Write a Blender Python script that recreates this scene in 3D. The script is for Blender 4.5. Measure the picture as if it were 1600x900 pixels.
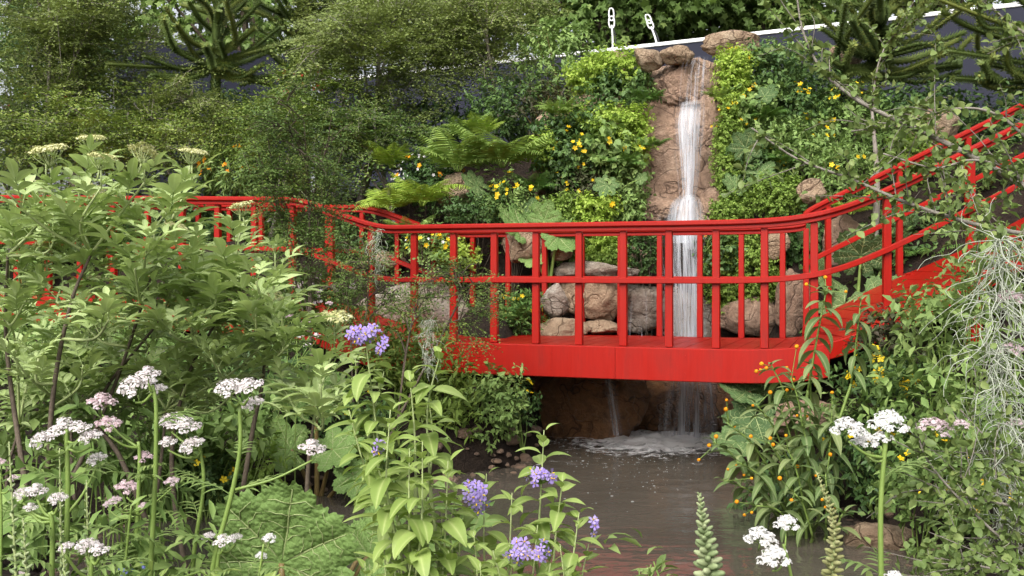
import bpy, math, random
import numpy as np
from mathutils import Vector, Matrix, noise

for o in list(bpy.data.objects):
    bpy.data.objects.remove(o)
SC = bpy.context.scene
COL = SC.collection
PI = math.pi
rng = np.random.default_rng(7)
random.seed(7)

# ------------------------------------------------------------------ camera
CAM_Z = 1.6
F = 38.0 / 36.0 * 1600.0
HY = 418.0
cam_data = bpy.data.cameras.new('camera')
cam = bpy.data.objects.new('camera', cam_data)
COL.objects.link(cam)
cam.location = (0, 0, CAM_Z)
cam.rotation_euler = (PI / 2, 0, 0)
cam_data.lens = 38.0
cam_data.sensor_width = 36.0
cam_data.shift_y = -32.0 / 1600.0
cam_data.clip_start = 0.05
cam_data.clip_end = 2000
SC.camera = cam

# ------------------------------------------------------------------ sky, sun, exposure
SUN_EL, SUN_AZ = math.radians(44), math.radians(203)   # azimuth from +Y, clockwise: behind the camera, to its left
world = bpy.data.worlds.new('World')
SC.world = world
world.use_nodes = True
wn, wl = world.node_tree.nodes, world.node_tree.links
wn.clear()
sky = wn.new('ShaderNodeTexSky')
sky.sky_type = 'NISHITA'
sky.sun_disc = False
sky.sun_elevation = SUN_EL
sky.sun_rotation = SUN_AZ
sky.air_density = 1.0
sky.dust_density = 6.0
sky.ozone_density = 1.0
hs = wn.new('ShaderNodeHueSaturation')
hs.inputs['Saturation'].default_value = 0.25
bg = wn.new('ShaderNodeBackground')
bg.inputs['Strength'].default_value = 0.15
wo = wn.new('ShaderNodeOutputWorld')
wl.new(sky.outputs[0], hs.inputs['Color'])
wl.new(hs.outputs[0], bg.inputs[0])
wl.new(bg.outputs[0], wo.inputs[0])
sun_data = bpy.data.lights.new('sun', 'SUN')
sun_data.energy = 1.35
sun_data.angle = math.radians(45)
sun_data.color = (1.0, 0.96, 0.9)
sun = bpy.data.objects.new('sun', sun_data)
COL.objects.link(sun)
sd = Vector((math.sin(SUN_AZ) * math.cos(SUN_EL), math.cos(SUN_AZ) * math.cos(SUN_EL), math.sin(SUN_EL)))
sun.rotation_euler = sd.to_track_quat('Z', 'Y').to_euler()
SC.view_settings.view_transform = 'Standard'
SC.view_settings.look = 'None'
SC.view_settings.exposure = 0.88
SC.view_settings.gamma = 1.0
SC.view_settings.use_curve_mapping = False
SC.render.engine = 'CYCLES'
SC.cycles.use_denoising = True
SC.cycles.max_bounces = 7
SC.cycles.diffuse_bounces = 3
SC.cycles.glossy_bounces = 2
SC.cycles.transmission_bounces = 4
SC.cycles.transparent_max_bounces = 16
SC.cycles.caustics_reflective = False
SC.cycles.caustics_refractive = False


def P(px, py, D):
    return np.array([(px - 800.0) * D / F, D, CAM_Z + (HY - py) * D / F])


# ------------------------------------------------------------------ materials
MATS = {}


def nodemat(name):
    m = bpy.data.materials.new(name)
    m.use_nodes = True
    n, l = m.node_tree.nodes, m.node_tree.links
    n.clear()
    out = n.new('ShaderNodeOutputMaterial')
    MATS[name] = m
    return m, n, l, out


def mixc(n, l, fac, a, b, blend='MIX'):
    x = n.new('ShaderNodeMix')
    x.data_type = 'RGBA'
    x.blend_type = blend
    for sock, v in ((x.inputs[0], fac), (x.inputs[6], a), (x.inputs[7], b)):
        if isinstance(v, (int, float)):
            sock.default_value = v
        elif isinstance(v, tuple):
            sock.default_value = (*v, 1) if len(v) == 3 else v
        else:
            l.new(v, sock)
    return x.outputs[2]


def math_node(n, l, op, a, b=None, c=None, clamp=False):
    x = n.new('ShaderNodeMath')
    x.operation = op
    x.use_clamp = clamp
    for i, v in enumerate((a, b, c)):
        if v is None:
            continue
        if isinstance(v, (int, float)):
            x.inputs[i].default_value = v
        else:
            l.new(v, x.inputs[i])
    return x.outputs[0]


def noise_node(n, l, scale, detail=4, rough=0.55, vec=None, dist=0.0):
    x = n.new('ShaderNodeTexNoise')
    x.inputs['Scale'].default_value = scale
    x.inputs['Detail'].default_value = detail
    x.inputs['Roughness'].default_value = rough
    x.inputs['Distortion'].default_value = dist
    if vec is not None:
        l.new(vec, x.inputs['Vector'])
    return x.outputs[0]


def ramp(n, l, fac, stops):
    x = n.new('ShaderNodeValToRGB')
    cr = x.color_ramp
    while len(cr.elements) > 1:
        cr.elements.remove(cr.elements[-1])
    cr.elements[0].position = stops[0][0]
    cr.elements[0].color = (*stops[0][1], 1)
    for p, c in stops[1:]:
        e = cr.elements.new(p)
        e.color = (*c, 1)
    l.new(fac, x.inputs[0])
    return x.outputs[0]


def objvec(n, l, scale=(1, 1, 1), which='Object'):
    t = n.new('ShaderNodeTexCoord')
    mp = n.new('ShaderNodeMapping')
    mp.inputs['Scale'].default_value = scale
    l.new(t.outputs[which], mp.inputs['Vector'])
    return mp.outputs[0]


def geovec(n, l, scale=(1, 1, 1)):
    t = n.new('ShaderNodeNewGeometry')
    mp = n.new('ShaderNodeMapping')
    mp.inputs['Scale'].default_value = scale
    l.new(t.outputs['Position'], mp.inputs['Vector'])
    return mp.outputs[0]


def bump(n, l, h, strength=0.3, dist=0.02):
    b = n.new('ShaderNodeBump')
    b.inputs['Strength'].default_value = strength
    b.inputs['Distance'].default_value = dist
    l.new(h, b.inputs['Height'])
    return b.outputs[0]


def leafmat(name, c1, c2, c3=None, rough=0.45, trans=0.28, vein=None, spec=0.22, pucker=0.0):
    """two or three leaf colours mixed leaf by leaf (per-leaf random number), thin translucent blades"""
    m, n, l, out = nodemat(name)
    at = n.new('ShaderNodeAttribute'); at.attribute_name = 'rnd'
    oi = n.new('ShaderNodeObjectInfo')
    r = math_node(n, l, 'FRACT', math_node(n, l, 'ADD', at.outputs['Fac'], oi.outputs['Random']))
    stops = [(0.0, c1), (1.0, c2)] if c3 is None else [(0.0, c1), (0.62, c2), (1.0, c3)]
    col = ramp(n, l, r, stops)
    nz = noise_node(n, l, 9, 3, 0.6, geovec(n, l))
    col = mixc(n, l, math_node(n, l, 'MULTIPLY', nz, 0.35), col, (c1[0] * 0.6, c1[1] * 0.65, c1[2] * 0.6))
    if vein is not None:
        av = n.new('ShaderNodeAttribute'); av.attribute_name = 'vein'
        v = math_node(n, l, 'POWER', av.outputs['Fac'], 7.0)
        col = mixc(n, l, math_node(n, l, 'MULTIPLY', v, 0.75), col, vein)
    p = n.new('ShaderNodeBsdfPrincipled')
    l.new(col, p.inputs['Base Color'])
    p.inputs['Roughness'].default_value = rough + 0.07
    p.inputs['Specular IOR Level'].default_value = spec
    if pucker:
        vo = n.new('ShaderNodeTexVoronoi'); vo.inputs['Scale'].default_value = 17; l.new(objvec(n, l), vo.inputs['Vector'])
        hh = math_node(n, l, 'ADD', math_node(n, l, 'MULTIPLY', vo.outputs['Distance'], -1.0), math_node(n, l, 'MULTIPLY', noise_node(n, l, 30, 3, 0.6, objvec(n, l)), 0.5))
        l.new(bump(n, l, hh, pucker, 0.03), p.inputs['Normal'])
    tr = n.new('ShaderNodeBsdfTranslucent')
    l.new(mixc(n, l, 0.5, col, (c2[0] * 1.3, c2[1] * 1.35, c2[2] * 0.7)), tr.inputs['Color'])
    mx = n.new('ShaderNodeMixShader')
    mx.inputs[0].default_value = trans
    l.new(p.outputs[0], mx.inputs[1]); l.new(tr.outputs[0], mx.inputs[2])
    l.new(mx.outputs[0], out.inputs[0])
    return m


def plainmat(name, c1, c2=None, scale=8, rough=0.6, bumps=0.2, spec=0.4, bscale=None, vec=None, dist=0.01):
    m, n, l, out = nodemat(name)
    p = n.new('ShaderNodeBsdfPrincipled')
    v = geovec(n, l, vec or (1, 1, 1))
    nz = noise_node(n, l, scale, 5, 0.6, v)
    l.new(ramp(n, l, nz, [(0.3, c1), (0.7, c2 or c1)]), p.inputs['Base Color'])
    p.inputs['Roughness'].default_value = rough
    p.inputs['Specular IOR Level'].default_value = spec
    if bumps:
        l.new(bump(n, l, noise_node(n, l, bscale or scale * 4, 5, 0.6, v), bumps, dist), p.inputs['Normal'])
    l.new(p.outputs[0], out.inputs[0])
    return m


def rockmat(name, a, b, c, wet=0.0, rough=0.85):
    m, n, l, out = nodemat(name)
    p = n.new('ShaderNodeBsdfPrincipled')
    v = geovec(n, l)
    n1 = noise_node(n, l, 2.6, 6, 0.62, v, 0.6)
    n2 = noise_node(n, l, 11, 6, 0.7, v, 0.3)
    n3 = noise_node(n, l, 60, 4, 0.7, v)
    col = ramp(n, l, n1, [(0.28, a), (0.5, b), (0.72, c)])
    col = mixc(n, l, ramp(n, l, n2, [(0.42, (0, 0, 0)), (0.66, (1, 1, 1))]), col, (c[0] * 0.45, c[1] * 0.4, c[2] * 0.38))
    col = mixc(n, l, math_node(n, l, 'MULTIPLY', n3, 0.45), col, (a[0] * 1.25, a[1] * 1.2, a[2] * 1.1))
    vo = n.new('ShaderNodeTexVoronoi'); vo.feature = 'DISTANCE_TO_EDGE'; vo.inputs['Scale'].default_value = 2.3
    wv = n.new('ShaderNodeVectorMath'); wv.operation = 'ADD'
    cb = n.new('ShaderNodeTexNoise'); cb.inputs['Scale'].default_value = 2.5; l.new(v, cb.inputs['Vector'])
    l.new(v, wv.inputs[0]); l.new(cb.outputs[1], wv.inputs[1]); l.new(wv.outputs[0], vo.inputs['Vector'])
    crack = ramp(n, l, vo.outputs['Distance'], [(0.0, (0.15, 0.15, 0.15)), (0.03, (1, 1, 1))])
    brk = ramp(n, l, noise_node(n, l, 1.7, 2, 0.5, v), [(0.5, (0, 0, 0)), (0.6, (1, 1, 1))])
    col = mixc(n, l, math_node(n, l, 'MAXIMUM', crack, brk), (c[0] * 0.35, c[1] * 0.33, c[2] * 0.32), col)
    l.new(col, p.inputs['Base Color'])
    p.inputs['Roughness'].default_value = rough
    p.inputs['Specular IOR Level'].default_value = 0.25 + 0.4 * wet
    h = math_node(n, l, 'ADD', math_node(n, l, 'MULTIPLY', n2, 1.0), math_node(n, l, 'MULTIPLY', n3, 0.35))
    h = math_node(n, l, 'ADD', h, math_node(n, l, 'MULTIPLY', crack, 0.25))
    l.new(bump(n, l, h, 1.0, 0.09), p.inputs['Normal'])
    l.new(p.outputs[0], out.inputs[0])
    return m


# ------------------------------------------------------------------ mesh helpers (numpy)
class Geo:
    def __init__(self):
        self.v, self.q, self.t, self.r, self.w, self.n = [], [], [], [], [], 0

    def add(self, V, Q=None, T=None, rnd=0.5, vein=0.0):
        V = np.asarray(V, float).reshape(-1, 3)
        k = len(V)
        self.v.append(V)
        self.r.append(np.broadcast_to(np.asarray(rnd, float), (k,)))
        self.w.append(np.broadcast_to(np.asarray(vein, float), (k,)))
        if Q is not None and len(Q):
            self.q.append(np.asarray(Q, int).reshape(-1, 4) + self.n)
        if T is not None and len(T):
            self.t.append(np.asarray(T, int).reshape(-1, 3) + self.n)
        self.n += k

    def merge(self, g, off=(0, 0, 0)):
        for i, V in enumerate(g.v):
            self.v.append(V + np.array(off)); self.r.append(g.r[i]); self.w.append(g.w[i])
        for q in g.q: self.q.append(q + self.n)
        for t in g.t: self.t.append(t + self.n)
        self.n += g.n

    def inst(self, tmpl, pos, x, nrm, s, rnd=None):
        """copies of a template at N frames (x = leaf direction, nrm = leaf normal)"""
        TV, TQ, TT, TW = tmpl
        N, k = len(pos), len(TV)
        if N == 0: return
        x = unit(x); nrm = unit(nrm - (nrm * x).sum(1, keepdims=True) * x)
        y = np.cross(nrm, x)
        s = np.broadcast_to(np.asarray(s, float), (N,))[:, None, None]
        V = pos[:, None, :] + s * (TV[None, :, 0:1] * x[:, None, :] + TV[None, :, 1:2] * y[:, None, :] + TV[None, :, 2:3] * nrm[:, None, :])
        if rnd is None: rnd = rng.random(N)
        off = (np.arange(N) * k)[:, None, None]
        Q = (TQ[None] + off).reshape(-1, 4) if len(TQ) else None
        T = (TT[None] + off).reshape(-1, 3) if len(TT) else None
        self.add(V.reshape(-1, 3), Q, T, np.repeat(rnd, k), np.tile(TW, N))

    def mesh(self, name, mat, off=(0, 0, 0), smooth=True):
        me = bpy.data.meshes.new(name)
        V = np.concatenate(self.v) - np.array(off)
        Q = np.concatenate(self.q) if self.q else np.zeros((0, 4), int)
        T = np.concatenate(self.t) if self.t else np.zeros((0, 3), int)
        me.vertices.add(len(V)); me.vertices.foreach_set('co', V.astype(np.float32).ravel())
        loops = np.concatenate([Q.ravel(), T.ravel()]).astype(np.int32)
        me.loops.add(len(loops)); me.loops.foreach_set('vertex_index', loops)
        npoly = len(Q) + len(T)
        st = np.concatenate([np.arange(len(Q)) * 4, len(Q) * 4 + np.arange(len(T)) * 3]).astype(np.int32)
        me.polygons.add(npoly); me.polygons.foreach_set('loop_start', st)
        me.polygons.foreach_set('use_smooth', np.full(npoly, smooth, bool))
        a = me.attributes.new('rnd', 'FLOAT', 'POINT'); a.data.foreach_set('value', np.concatenate(self.r).astype(np.float32))
        a = me.attributes.new('vein', 'FLOAT', 'POINT'); a.data.foreach_set('value', np.concatenate(self.w).astype(np.float32))
        me.update(calc_edges=True)
        if mat is not None: me.materials.append(MATS[mat])
        return me


def unit(a):
    a = np.asarray(a, float)
    return a / np.maximum(np.linalg.norm(a, axis=-1, keepdims=True), 1e-9)


def rdirs(N):
    return unit(rng.normal(size=(N, 3)))


def tube(g, pts, rad, sides=6, rnd=0.5, cap=True):
    pts = np.asarray(pts, float); M = len(pts)
    rad = np.broadcast_to(np.asarray(rad, float), (M,))
    t = unit(np.gradient(pts, axis=0))
    ref = np.array([0, 0, 1.0]) if abs(t[0][2]) < 0.9 else np.array([1.0, 0, 0])
    V = []
    u = unit(np.cross(ref, t[0]))
    for i in range(M):
        u = unit(u - (u @ t[i]) * t[i]); w = np.cross(t[i], u)
        a = np.arange(sides) / sides * 2 * PI
        V.append(pts[i] + rad[i] * (np.cos(a)[:, None] * u + np.sin(a)[:, None] * w))
    V = np.concatenate(V)
    i, j = np.meshgrid(np.arange(M - 1), np.arange(sides), indexing='ij')
    j2 = (j + 1) % sides
    Q = np.stack([i * sides + j, i * sides + j2, (i + 1) * sides + j2, (i + 1) * sides + j], -1).reshape(-1, 4)
    T = []
    if cap:
        V = np.concatenate([V, pts[:1], pts[-1:]])
        a, b = M * sides, M * sides + 1
        T = [(a, (k + 1) % sides, k) for k in range(sides)] + [(b, (M - 1) * sides + k, (M - 1) * sides + (k + 1) % sides) for k in range(sides)]
    g.add(V, Q, T, rnd)


def spline(pts, n=12):
    """Catmull-Rom through the points"""
    p = np.asarray(pts, float)
    if len(p) == 2:
        return p[0] + (p[1] - p[0]) * np.linspace(0, 1, n)[:, None]
    e = np.vstack([2 * p[0] - p[1], p, 2 * p[-1] - p[-2]])
    out = []
    m = max(2, n // (len(p) - 1))
    for i in range(len(p) - 1):
        a, b, c, d = e[i:i + 4]
        for t in np.linspace(0, 1, m, endpoint=False):
            out.append(0.5 * ((2 * b) + (c - a) * t + (2 * a - 5 * b + 4 * c - d) * t * t + (3 * b - a - 3 * c + d) * t ** 3))
    out.append(p[-1])
    return np.array(out)


def box(g, c, sx, sy, sz, rz=0.0, rnd=0.5, bev=0.006, taper=1.0, tilt=0.0):
    """box with chamfered vertical and horizontal edges; c = centre of its base; taper = top size / base size"""
    b = bev
    rings = [(0, -b), (b, 0), (sz - b, 0), (sz, -b)]
    V = []
    for z, d in rings:
        k = 1 + (taper - 1) * z / sz
        hx, hy = sx / 2 * k + d, sy / 2 * k + d
        V += [(x, y, z) for x, y in ((-hx + b, -hy), (hx - b, -hy), (hx, -hy + b), (hx, hy - b), (hx - b, hy), (-hx + b, hy), (-hx, hy - b), (-hx, -hy + b))]
    V = np.array(V)
    Q = [(r * 8 + k, r * 8 + (k + 1) % 8, r * 8 + 8 + (k + 1) % 8, r * 8 + 8 + k) for r in range(3) for k in range(8)]
    Q += [(24, 25, 26, 27), (24, 27, 28, 31), (28, 29, 30, 31), (3, 2, 1, 0), (7, 4, 3, 0), (7, 6, 5, 4)]
    cs, sn = math.cos(rz), math.sin(rz)
    X = V[:, 0] * cs - V[:, 1] * sn; Y = V[:, 0] * sn + V[:, 1] * cs
    g.add(np.stack([X + c[0], Y + c[1], V[:, 2] + c[2]], 1), Q, None, rnd)


OFF = {}


def thing(name, label, cat, loc, group=None):
    o = bpy.data.objects.new(name, None)
    o.empty_display_size = 0.1
    COL.objects.link(o)
    o.location = tuple(loc)
    o['label'] = label; o['category'] = cat
    if group: o['group'] = group
    OFF[o.name] = np.array(loc, float)
    return o


def part(name, g, mat, parent, smooth=True, kind=None, label=None):
    """mesh in world coordinates -> child of parent"""
    off = OFF[parent.name]
    o = bpy.data.objects.new(name, g.mesh(name, mat, off, smooth))
    COL.objects.link(o)
    o.parent = parent
    OFF[o.name] = off
    if kind: o['kind'] = kind
    if label: o['label'] = label
    return o


def single(name, g, mat, label=None, cat=None, kind=None, group=None, smooth=True, origin=(0, 0, 0)):
    o = bpy.data.objects.new(name, g.mesh(name, mat, origin, smooth))
    o.location = tuple(origin)
    COL.objects.link(o)
    OFF[o.name] = np.array(origin, float)
    for k, v in (('label', label), ('category', cat), ('kind', kind), ('group', group)):
        if v: o[k] = v
    return o


def put(name, me, parent, pos, x, nrm, s=1.0):
    """one shared mesh placed by a frame, as a child of parent"""
    x = unit(x); nrm = np.asarray(nrm, float)
    nrm = unit(nrm - (nrm @ x) * x + 1e-6); y = np.cross(nrm, x)
    p = np.asarray(pos) - OFF[parent.name]
    o = bpy.data.objects.new(name, me)
    COL.objects.link(o)
    o.parent = parent
    o.matrix_basis = Matrix(((x[0] * s, y[0] * s, nrm[0] * s, p[0]), (x[1] * s, y[1] * s, nrm[1] * s, p[1]), (x[2] * s, y[2] * s, nrm[2] * s, p[2]), (0, 0, 0, 1)))
    OFF[o.name] = OFF[parent.name]
    return o


def ns3(p, s=1.0, o=4):
    return noise.fractal(Vector(p) * s, 0.9, 2.0, o)


# ------------------------------------------------------------------ leaf templates: (V, quads, tris, vein weight); x = tip, z = upper face
def leaf_t(width=0.4, n=4, fold=0.12, bend=0.35, peak=0.4, tip=0.03, wave=0.0, base=0.03):
    V, W, Q = [], [], []
    for i in range(n + 1):
        u = i / n
        w = width / 2 * (math.sin(PI * u ** (math.log(0.5) / math.log(peak)))) ** 0.8 if 0 < u < 1 else 0
        w = max(w, base if i == 0 else tip)
        ang = bend * u
        x, z = (math.sin(ang) / bend if bend else u), (-(1 - math.cos(ang)) / bend if bend else 0)
        wv = wave * math.sin(u * 9)
        V += [(x, -w, z + fold * w * 2 + wv), (x, 0, z), (x, w, z + fold * w * 2 - wv)]
        W += [0, 1, 0]
        if i:
            a = (i - 1) * 3
            Q += [(a, a + 3, a + 4, a + 1), (a + 1, a + 4, a + 5, a + 2)]
    return np.array(V), np.array(Q), np.zeros((0, 3), int), np.array(W, float)


def rhomb_t(width=0.55, fold=0.15):
    V = np.array([(0, 0, 0), (0.5, -width / 2, fold * width), (1, 0, -0.06), (0.5, width / 2, fold * width)])
    return V, np.zeros((0, 4), int), np.array([(0, 1, 2), (0, 2, 3)]), np.array([1., 0, 1, 0])


def lobed_t(nl=5, inner=0.55, droop=0.15):
    """palmate leaf: points round a fan, stalk end at the origin"""
    V, W = [(0.12, 0, 0)], [1]
    k = nl * 2 - 1
    for i in range(k):
        a = math.radians(-128 + 256 * i / (k - 1))
        r = (1.0 if i % 2 == 0 else inner) * (1 - 0.35 * abs(a) / 2.3)
        x, y = 0.3 + 0.7 * r * math.cos(a), 0.75 * r * math.sin(a)
        V.append((x, y, -droop * r * r)); W.append(0)
    T = [(0, i + 1, i + 2) for i in range(k - 1)]
    return np.array(V), np.zeros((0, 4), int), np.array(T), np.array(W, float)


def flower_t(petals=5, w=0.75, cup=0.3):
    """petals round the origin, facing +z"""
    V, T, W = [(0, 0, 0)], [], [1]
    for i in range(petals):
        a = 2 * PI * i / petals
        d = PI / petals * w
        for da, r in ((-d, 0.72), (0, 1.0), (d, 0.72)):
            V.append((r * math.cos(a + da), r * math.sin(a + da), cup * r)); W.append(0)
        b = 1 + i * 3
        T += [(0, b, b + 1), (0, b + 1, b + 2)]
    return np.array(V), np.zeros((0, 4), int), np.array(T), np.array(W, float)


def ball_t(seg=6, rings=4, sx=1, sz=1):
    V = [(0, 0, -sz)]
    for i in range(1, rings):
        th = PI * i / rings
        V += [(sx * math.sin(th) * math.cos(2 * PI * j / seg), sx * math.sin(th) * math.sin(2 * PI * j / seg), -sz * math.cos(th)) for j in range(seg)]
    V.append((0, 0, sz))
    T, Q = [], []
    for j in range(seg):
        j2 = (j + 1) % seg
        T += [(0, 1 + j2, 1 + j), (len(V) - 1, 1 + (rings - 2) * seg + j, 1 + (rings - 2) * seg + j2)]
        for i in range(rings - 2):
            a = 1 + i * seg
            Q.append((a + j, a + j2, a + seg + j2, a + seg + j))
    return np.array(V, float), np.array(Q).reshape(-1, 4), np.array(T), np.zeros(len(V))


def spray_t(nleaf=34, leaf=0.085, side=3):
    """flat twig of tiny leaves, unit length: main axis with side twiglets"""
    g = Geo(); r = np.random.default_rng(nleaf)
    pos, x = [], []
    axes = [((0, 0, 0), (1, 0.0, 0), 1.0)]
    for s in range(side):
        u = 0.15 + 0.6 * s / side
        sg = 1 if s % 2 else -1
        axes.append(((u, 0, -0.1 * u * u), unit((0.75, sg * 0.7, -0.1)), 0.62 * (1 - 0.5 * u)))
    tot = sum(a[2] for a in axes)
    for o, d, L in axes:
        m = max(3, int(nleaf * L / tot))
        o, d = np.array(o, float), np.array(d, float)
        pn = np.array([-d[1], d[0], 0])
        for i in range(m):
            u = (i + 0.7) / m * L
            sg = 1 if i % 2 else -1
            pos.append(o + d * u + np.array([0, 0, -0.12 * u * u + r.normal() * 0.012]))
            x.append(d * 0.55 + pn * sg * 0.8 + r.normal(size=3) * 0.2)
    pos, x = np.array(pos), np.array(x)
    nn = np.tile([0, 0, 1.0], (len(pos), 1)) + r.normal(size=(len(pos), 3)) * 0.35
    g.inst(rhomb_t(0.6, 0.12), pos, x, nn, leaf * r.uniform(0.7, 1.25, len(pos)), r.random(len(pos)))
    V = np.concatenate(g.v); T = np.concatenate(g.t)
    return V, np.zeros((0, 4), int), T, np.concatenate(g.r)   # 4th holds per-leaf random


SPRAYS = [spray_t(34), spray_t(40, 0.075), spray_t(28, 0.1, 2)]


def add_sprays(g, pos, x, nrm, s, base=None):
    N = len(pos)
    ids = rng.integers(0, len(SPRAYS), N)
    for k, (V, Q, T, R) in enumerate(SPRAYS):
        m = ids == k
        if not m.any(): continue
        n0 = len(g.r)
        g.inst((V, Q, T, np.zeros(len(V))), pos[m], x[m], nrm[m], np.broadcast_to(s, (N,))[m])
        b = rng.random(m.sum()) * 0.55
        g.r[-1] = np.clip((b[:, None] + R[None, :] * 0.45), 0, 0.999).ravel()


LEAF = {
    'oval': leaf_t(0.5, 2, 0.16, 0.5, 0.45),
    'oval2': leaf_t(0.62, 2, 0.16, 0.4, 0.45),
    'lance': leaf_t(0.24, 3, 0.2, 0.8, 0.38, 0.01),
    'heart': leaf_t(0.85, 2, 0.12, 0.5, 0.4),
    'round': leaf_t(0.9, 2, 0.1, 0.3, 0.5, 0.2),
    'small': rhomb_t(0.6),
    'narrow': rhomb_t(0.28),
    'plane': lobed_t(5),
    'grass': leaf_t(0.035, 5, 0.2, 1.5, 0.3, 0.002),
}
# ------------------------------------------------------------------ material set
leafmat('elder_leaf', (0.308, 0.400, 0.149), (0.391, 0.490, 0.200), (0.487, 0.579, 0.278), 0.42, 0.3, (0.487, 0.593, 0.294))
leafmat('solanum_leaf', (0.205, 0.288, 0.072), (0.285, 0.382, 0.104), (0.365, 0.465, 0.145), 0.38, 0.32, (0.482, 0.560, 0.219))
leafmat('buddleja_leaf', (0.098, 0.157, 0.053), (0.160, 0.224, 0.079), (0.250, 0.292, 0.118), 0.45, 0.25, (0.345, 0.399, 0.202))
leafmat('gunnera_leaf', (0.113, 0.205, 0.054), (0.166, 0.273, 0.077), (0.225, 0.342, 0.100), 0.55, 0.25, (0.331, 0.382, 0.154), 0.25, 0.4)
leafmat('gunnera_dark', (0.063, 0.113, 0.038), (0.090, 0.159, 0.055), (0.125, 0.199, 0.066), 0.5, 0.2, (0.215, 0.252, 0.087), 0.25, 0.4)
leafmat('beech_leaf', (0.114, 0.179, 0.032), (0.178, 0.252, 0.050), (0.302, 0.358, 0.081), 0.42, 0.22)
leafmat('beech_olive', (0.148, 0.191, 0.054), (0.211, 0.268, 0.077), (0.331, 0.365, 0.124), 0.42, 0.24)
leafmat('beech_dark', (0.073, 0.130, 0.033), (0.116, 0.184, 0.046), (0.204, 0.259, 0.065), 0.42, 0.2)
leafmat('beech_bright', (0.119, 0.175, 0.053), (0.178, 0.246, 0.075), (0.262, 0.318, 0.105), 0.38, 0.28)
leafmat('plane_leaf', (0.114, 0.189, 0.049), (0.187, 0.285, 0.077), (0.311, 0.413, 0.125), 0.45, 0.35)
leafmat('dark_leaf', (0.047, 0.095, 0.029), (0.077, 0.141, 0.041), (0.129, 0.208, 0.057), 0.35, 0.15)
leafmat('mid_leaf', (0.122, 0.198, 0.053), (0.188, 0.288, 0.082), (0.291, 0.400, 0.124), 0.4, 0.22)
leafmat('fresh_leaf', (0.151, 0.224, 0.068), (0.217, 0.303, 0.099), (0.298, 0.384, 0.130), 0.42, 0.28)
leafmat('grey_leaf', (0.120, 0.180, 0.102), (0.180, 0.240, 0.132), (0.240, 0.312, 0.180), 0.5, 0.22)
leafmat('lime_leaf', (0.234, 0.352, 0.053), (0.347, 0.475, 0.077), (0.475, 0.589, 0.125), 0.5, 0.35)
leafmat('moss_leaf', (0.154, 0.242, 0.044), (0.220, 0.325, 0.060), (0.302, 0.411, 0.092), 0.55, 0.3)
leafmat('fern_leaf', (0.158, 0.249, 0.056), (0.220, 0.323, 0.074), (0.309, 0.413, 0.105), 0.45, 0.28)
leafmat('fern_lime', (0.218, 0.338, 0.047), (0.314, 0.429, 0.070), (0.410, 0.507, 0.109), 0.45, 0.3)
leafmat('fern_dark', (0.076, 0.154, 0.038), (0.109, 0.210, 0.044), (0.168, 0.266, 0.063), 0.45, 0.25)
leafmat('purple_leaf', (0.05, 0.035, 0.022), (0.06, 0.07, 0.03), (0.075, 0.10, 0.04), 0.45, 0.15)
leafmat('puzzle_leaf', (0.080, 0.122, 0.037), (0.129, 0.176, 0.047), (0.243, 0.264, 0.066), 0.45, 0.1)
leafmat('grass_leaf', (0.07, 0.14, 0.03), (0.11, 0.18, 0.045), (0.17, 0.22, 0.07), 0.45, 0.2)
leafmat('moss_strand', (0.34, 0.37, 0.29), (0.44, 0.47, 0.38), (0.52, 0.54, 0.45), 0.6, 0.1)
leafmat('white_petal', (0.62, 0.53, 0.56), (0.70, 0.65, 0.66), (0.74, 0.72, 0.72), 0.5, 0.15)
leafmat('pink_petal', (0.52, 0.36, 0.41), (0.63, 0.50, 0.54), (0.70, 0.63, 0.65), 0.5, 0.15)
leafmat('pure_petal', (0.66, 0.63, 0.64), (0.72, 0.71, 0.71), (0.76, 0.76, 0.75), 0.5, 0.15)
leafmat('cream_petal', (0.50, 0.50, 0.22), (0.62, 0.60, 0.32), (0.72, 0.70, 0.44), 0.55, 0.15)
leafmat('yellow_petal', (0.68, 0.42, 0.01), (0.74, 0.53, 0.015), (0.76, 0.60, 0.03), 0.45, 0.15)
leafmat('orange_petal', (0.72, 0.24, 0.008), (0.80, 0.34, 0.012), (0.82, 0.42, 0.02), 0.6, 0.05)
leafmat('purple_petal', (0.26, 0.18, 0.52), (0.36, 0.27, 0.62), (0.46, 0.38, 0.70), 0.45, 0.2)
leafmat('bubble', (0.34, 0.33, 0.32), (0.42, 0.41, 0.40), (0.5, 0.5, 0.5), 0.3, 0.1)
leafmat('red_petal', (0.55, 0.02, 0.015), (0.65, 0.04, 0.03), None, 0.45, 0.15)
leafmat('blue_petal', (0.10, 0.12, 0.35), (0.18, 0.20, 0.5), None, 0.45, 0.15)
leafmat('bud_green', (0.20, 0.26, 0.12), (0.28, 0.34, 0.17), (0.38, 0.42, 0.24), 0.55, 0.15)
leafmat('bud_olive', (0.22, 0.22, 0.09), (0.28, 0.29, 0.12), (0.36, 0.36, 0.18), 0.55, 0.15)
plainmat('stem_green', (0.13, 0.20, 0.04), (0.19, 0.27, 0.065), 14, 0.5, 0.1)
plainmat('stem_pale', (0.24, 0.30, 0.12), (0.32, 0.37, 0.16), 14, 0.5, 0.1)
plainmat('stem_red', (0.16, 0.10, 0.04), (0.22, 0.17, 0.06), 14, 0.5, 0.1)
plainmat('bark', (0.055, 0.04, 0.028), (0.11, 0.085, 0.06), 18, 0.85, 0.6)
plainmat('bark_grey', (0.16, 0.14, 0.115), (0.27, 0.245, 0.21), 20, 0.85, 0.5)
plainmat('bark_pale', (0.26, 0.22, 0.17), (0.42, 0.38, 0.31), 20, 0.85, 0.5)
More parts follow.
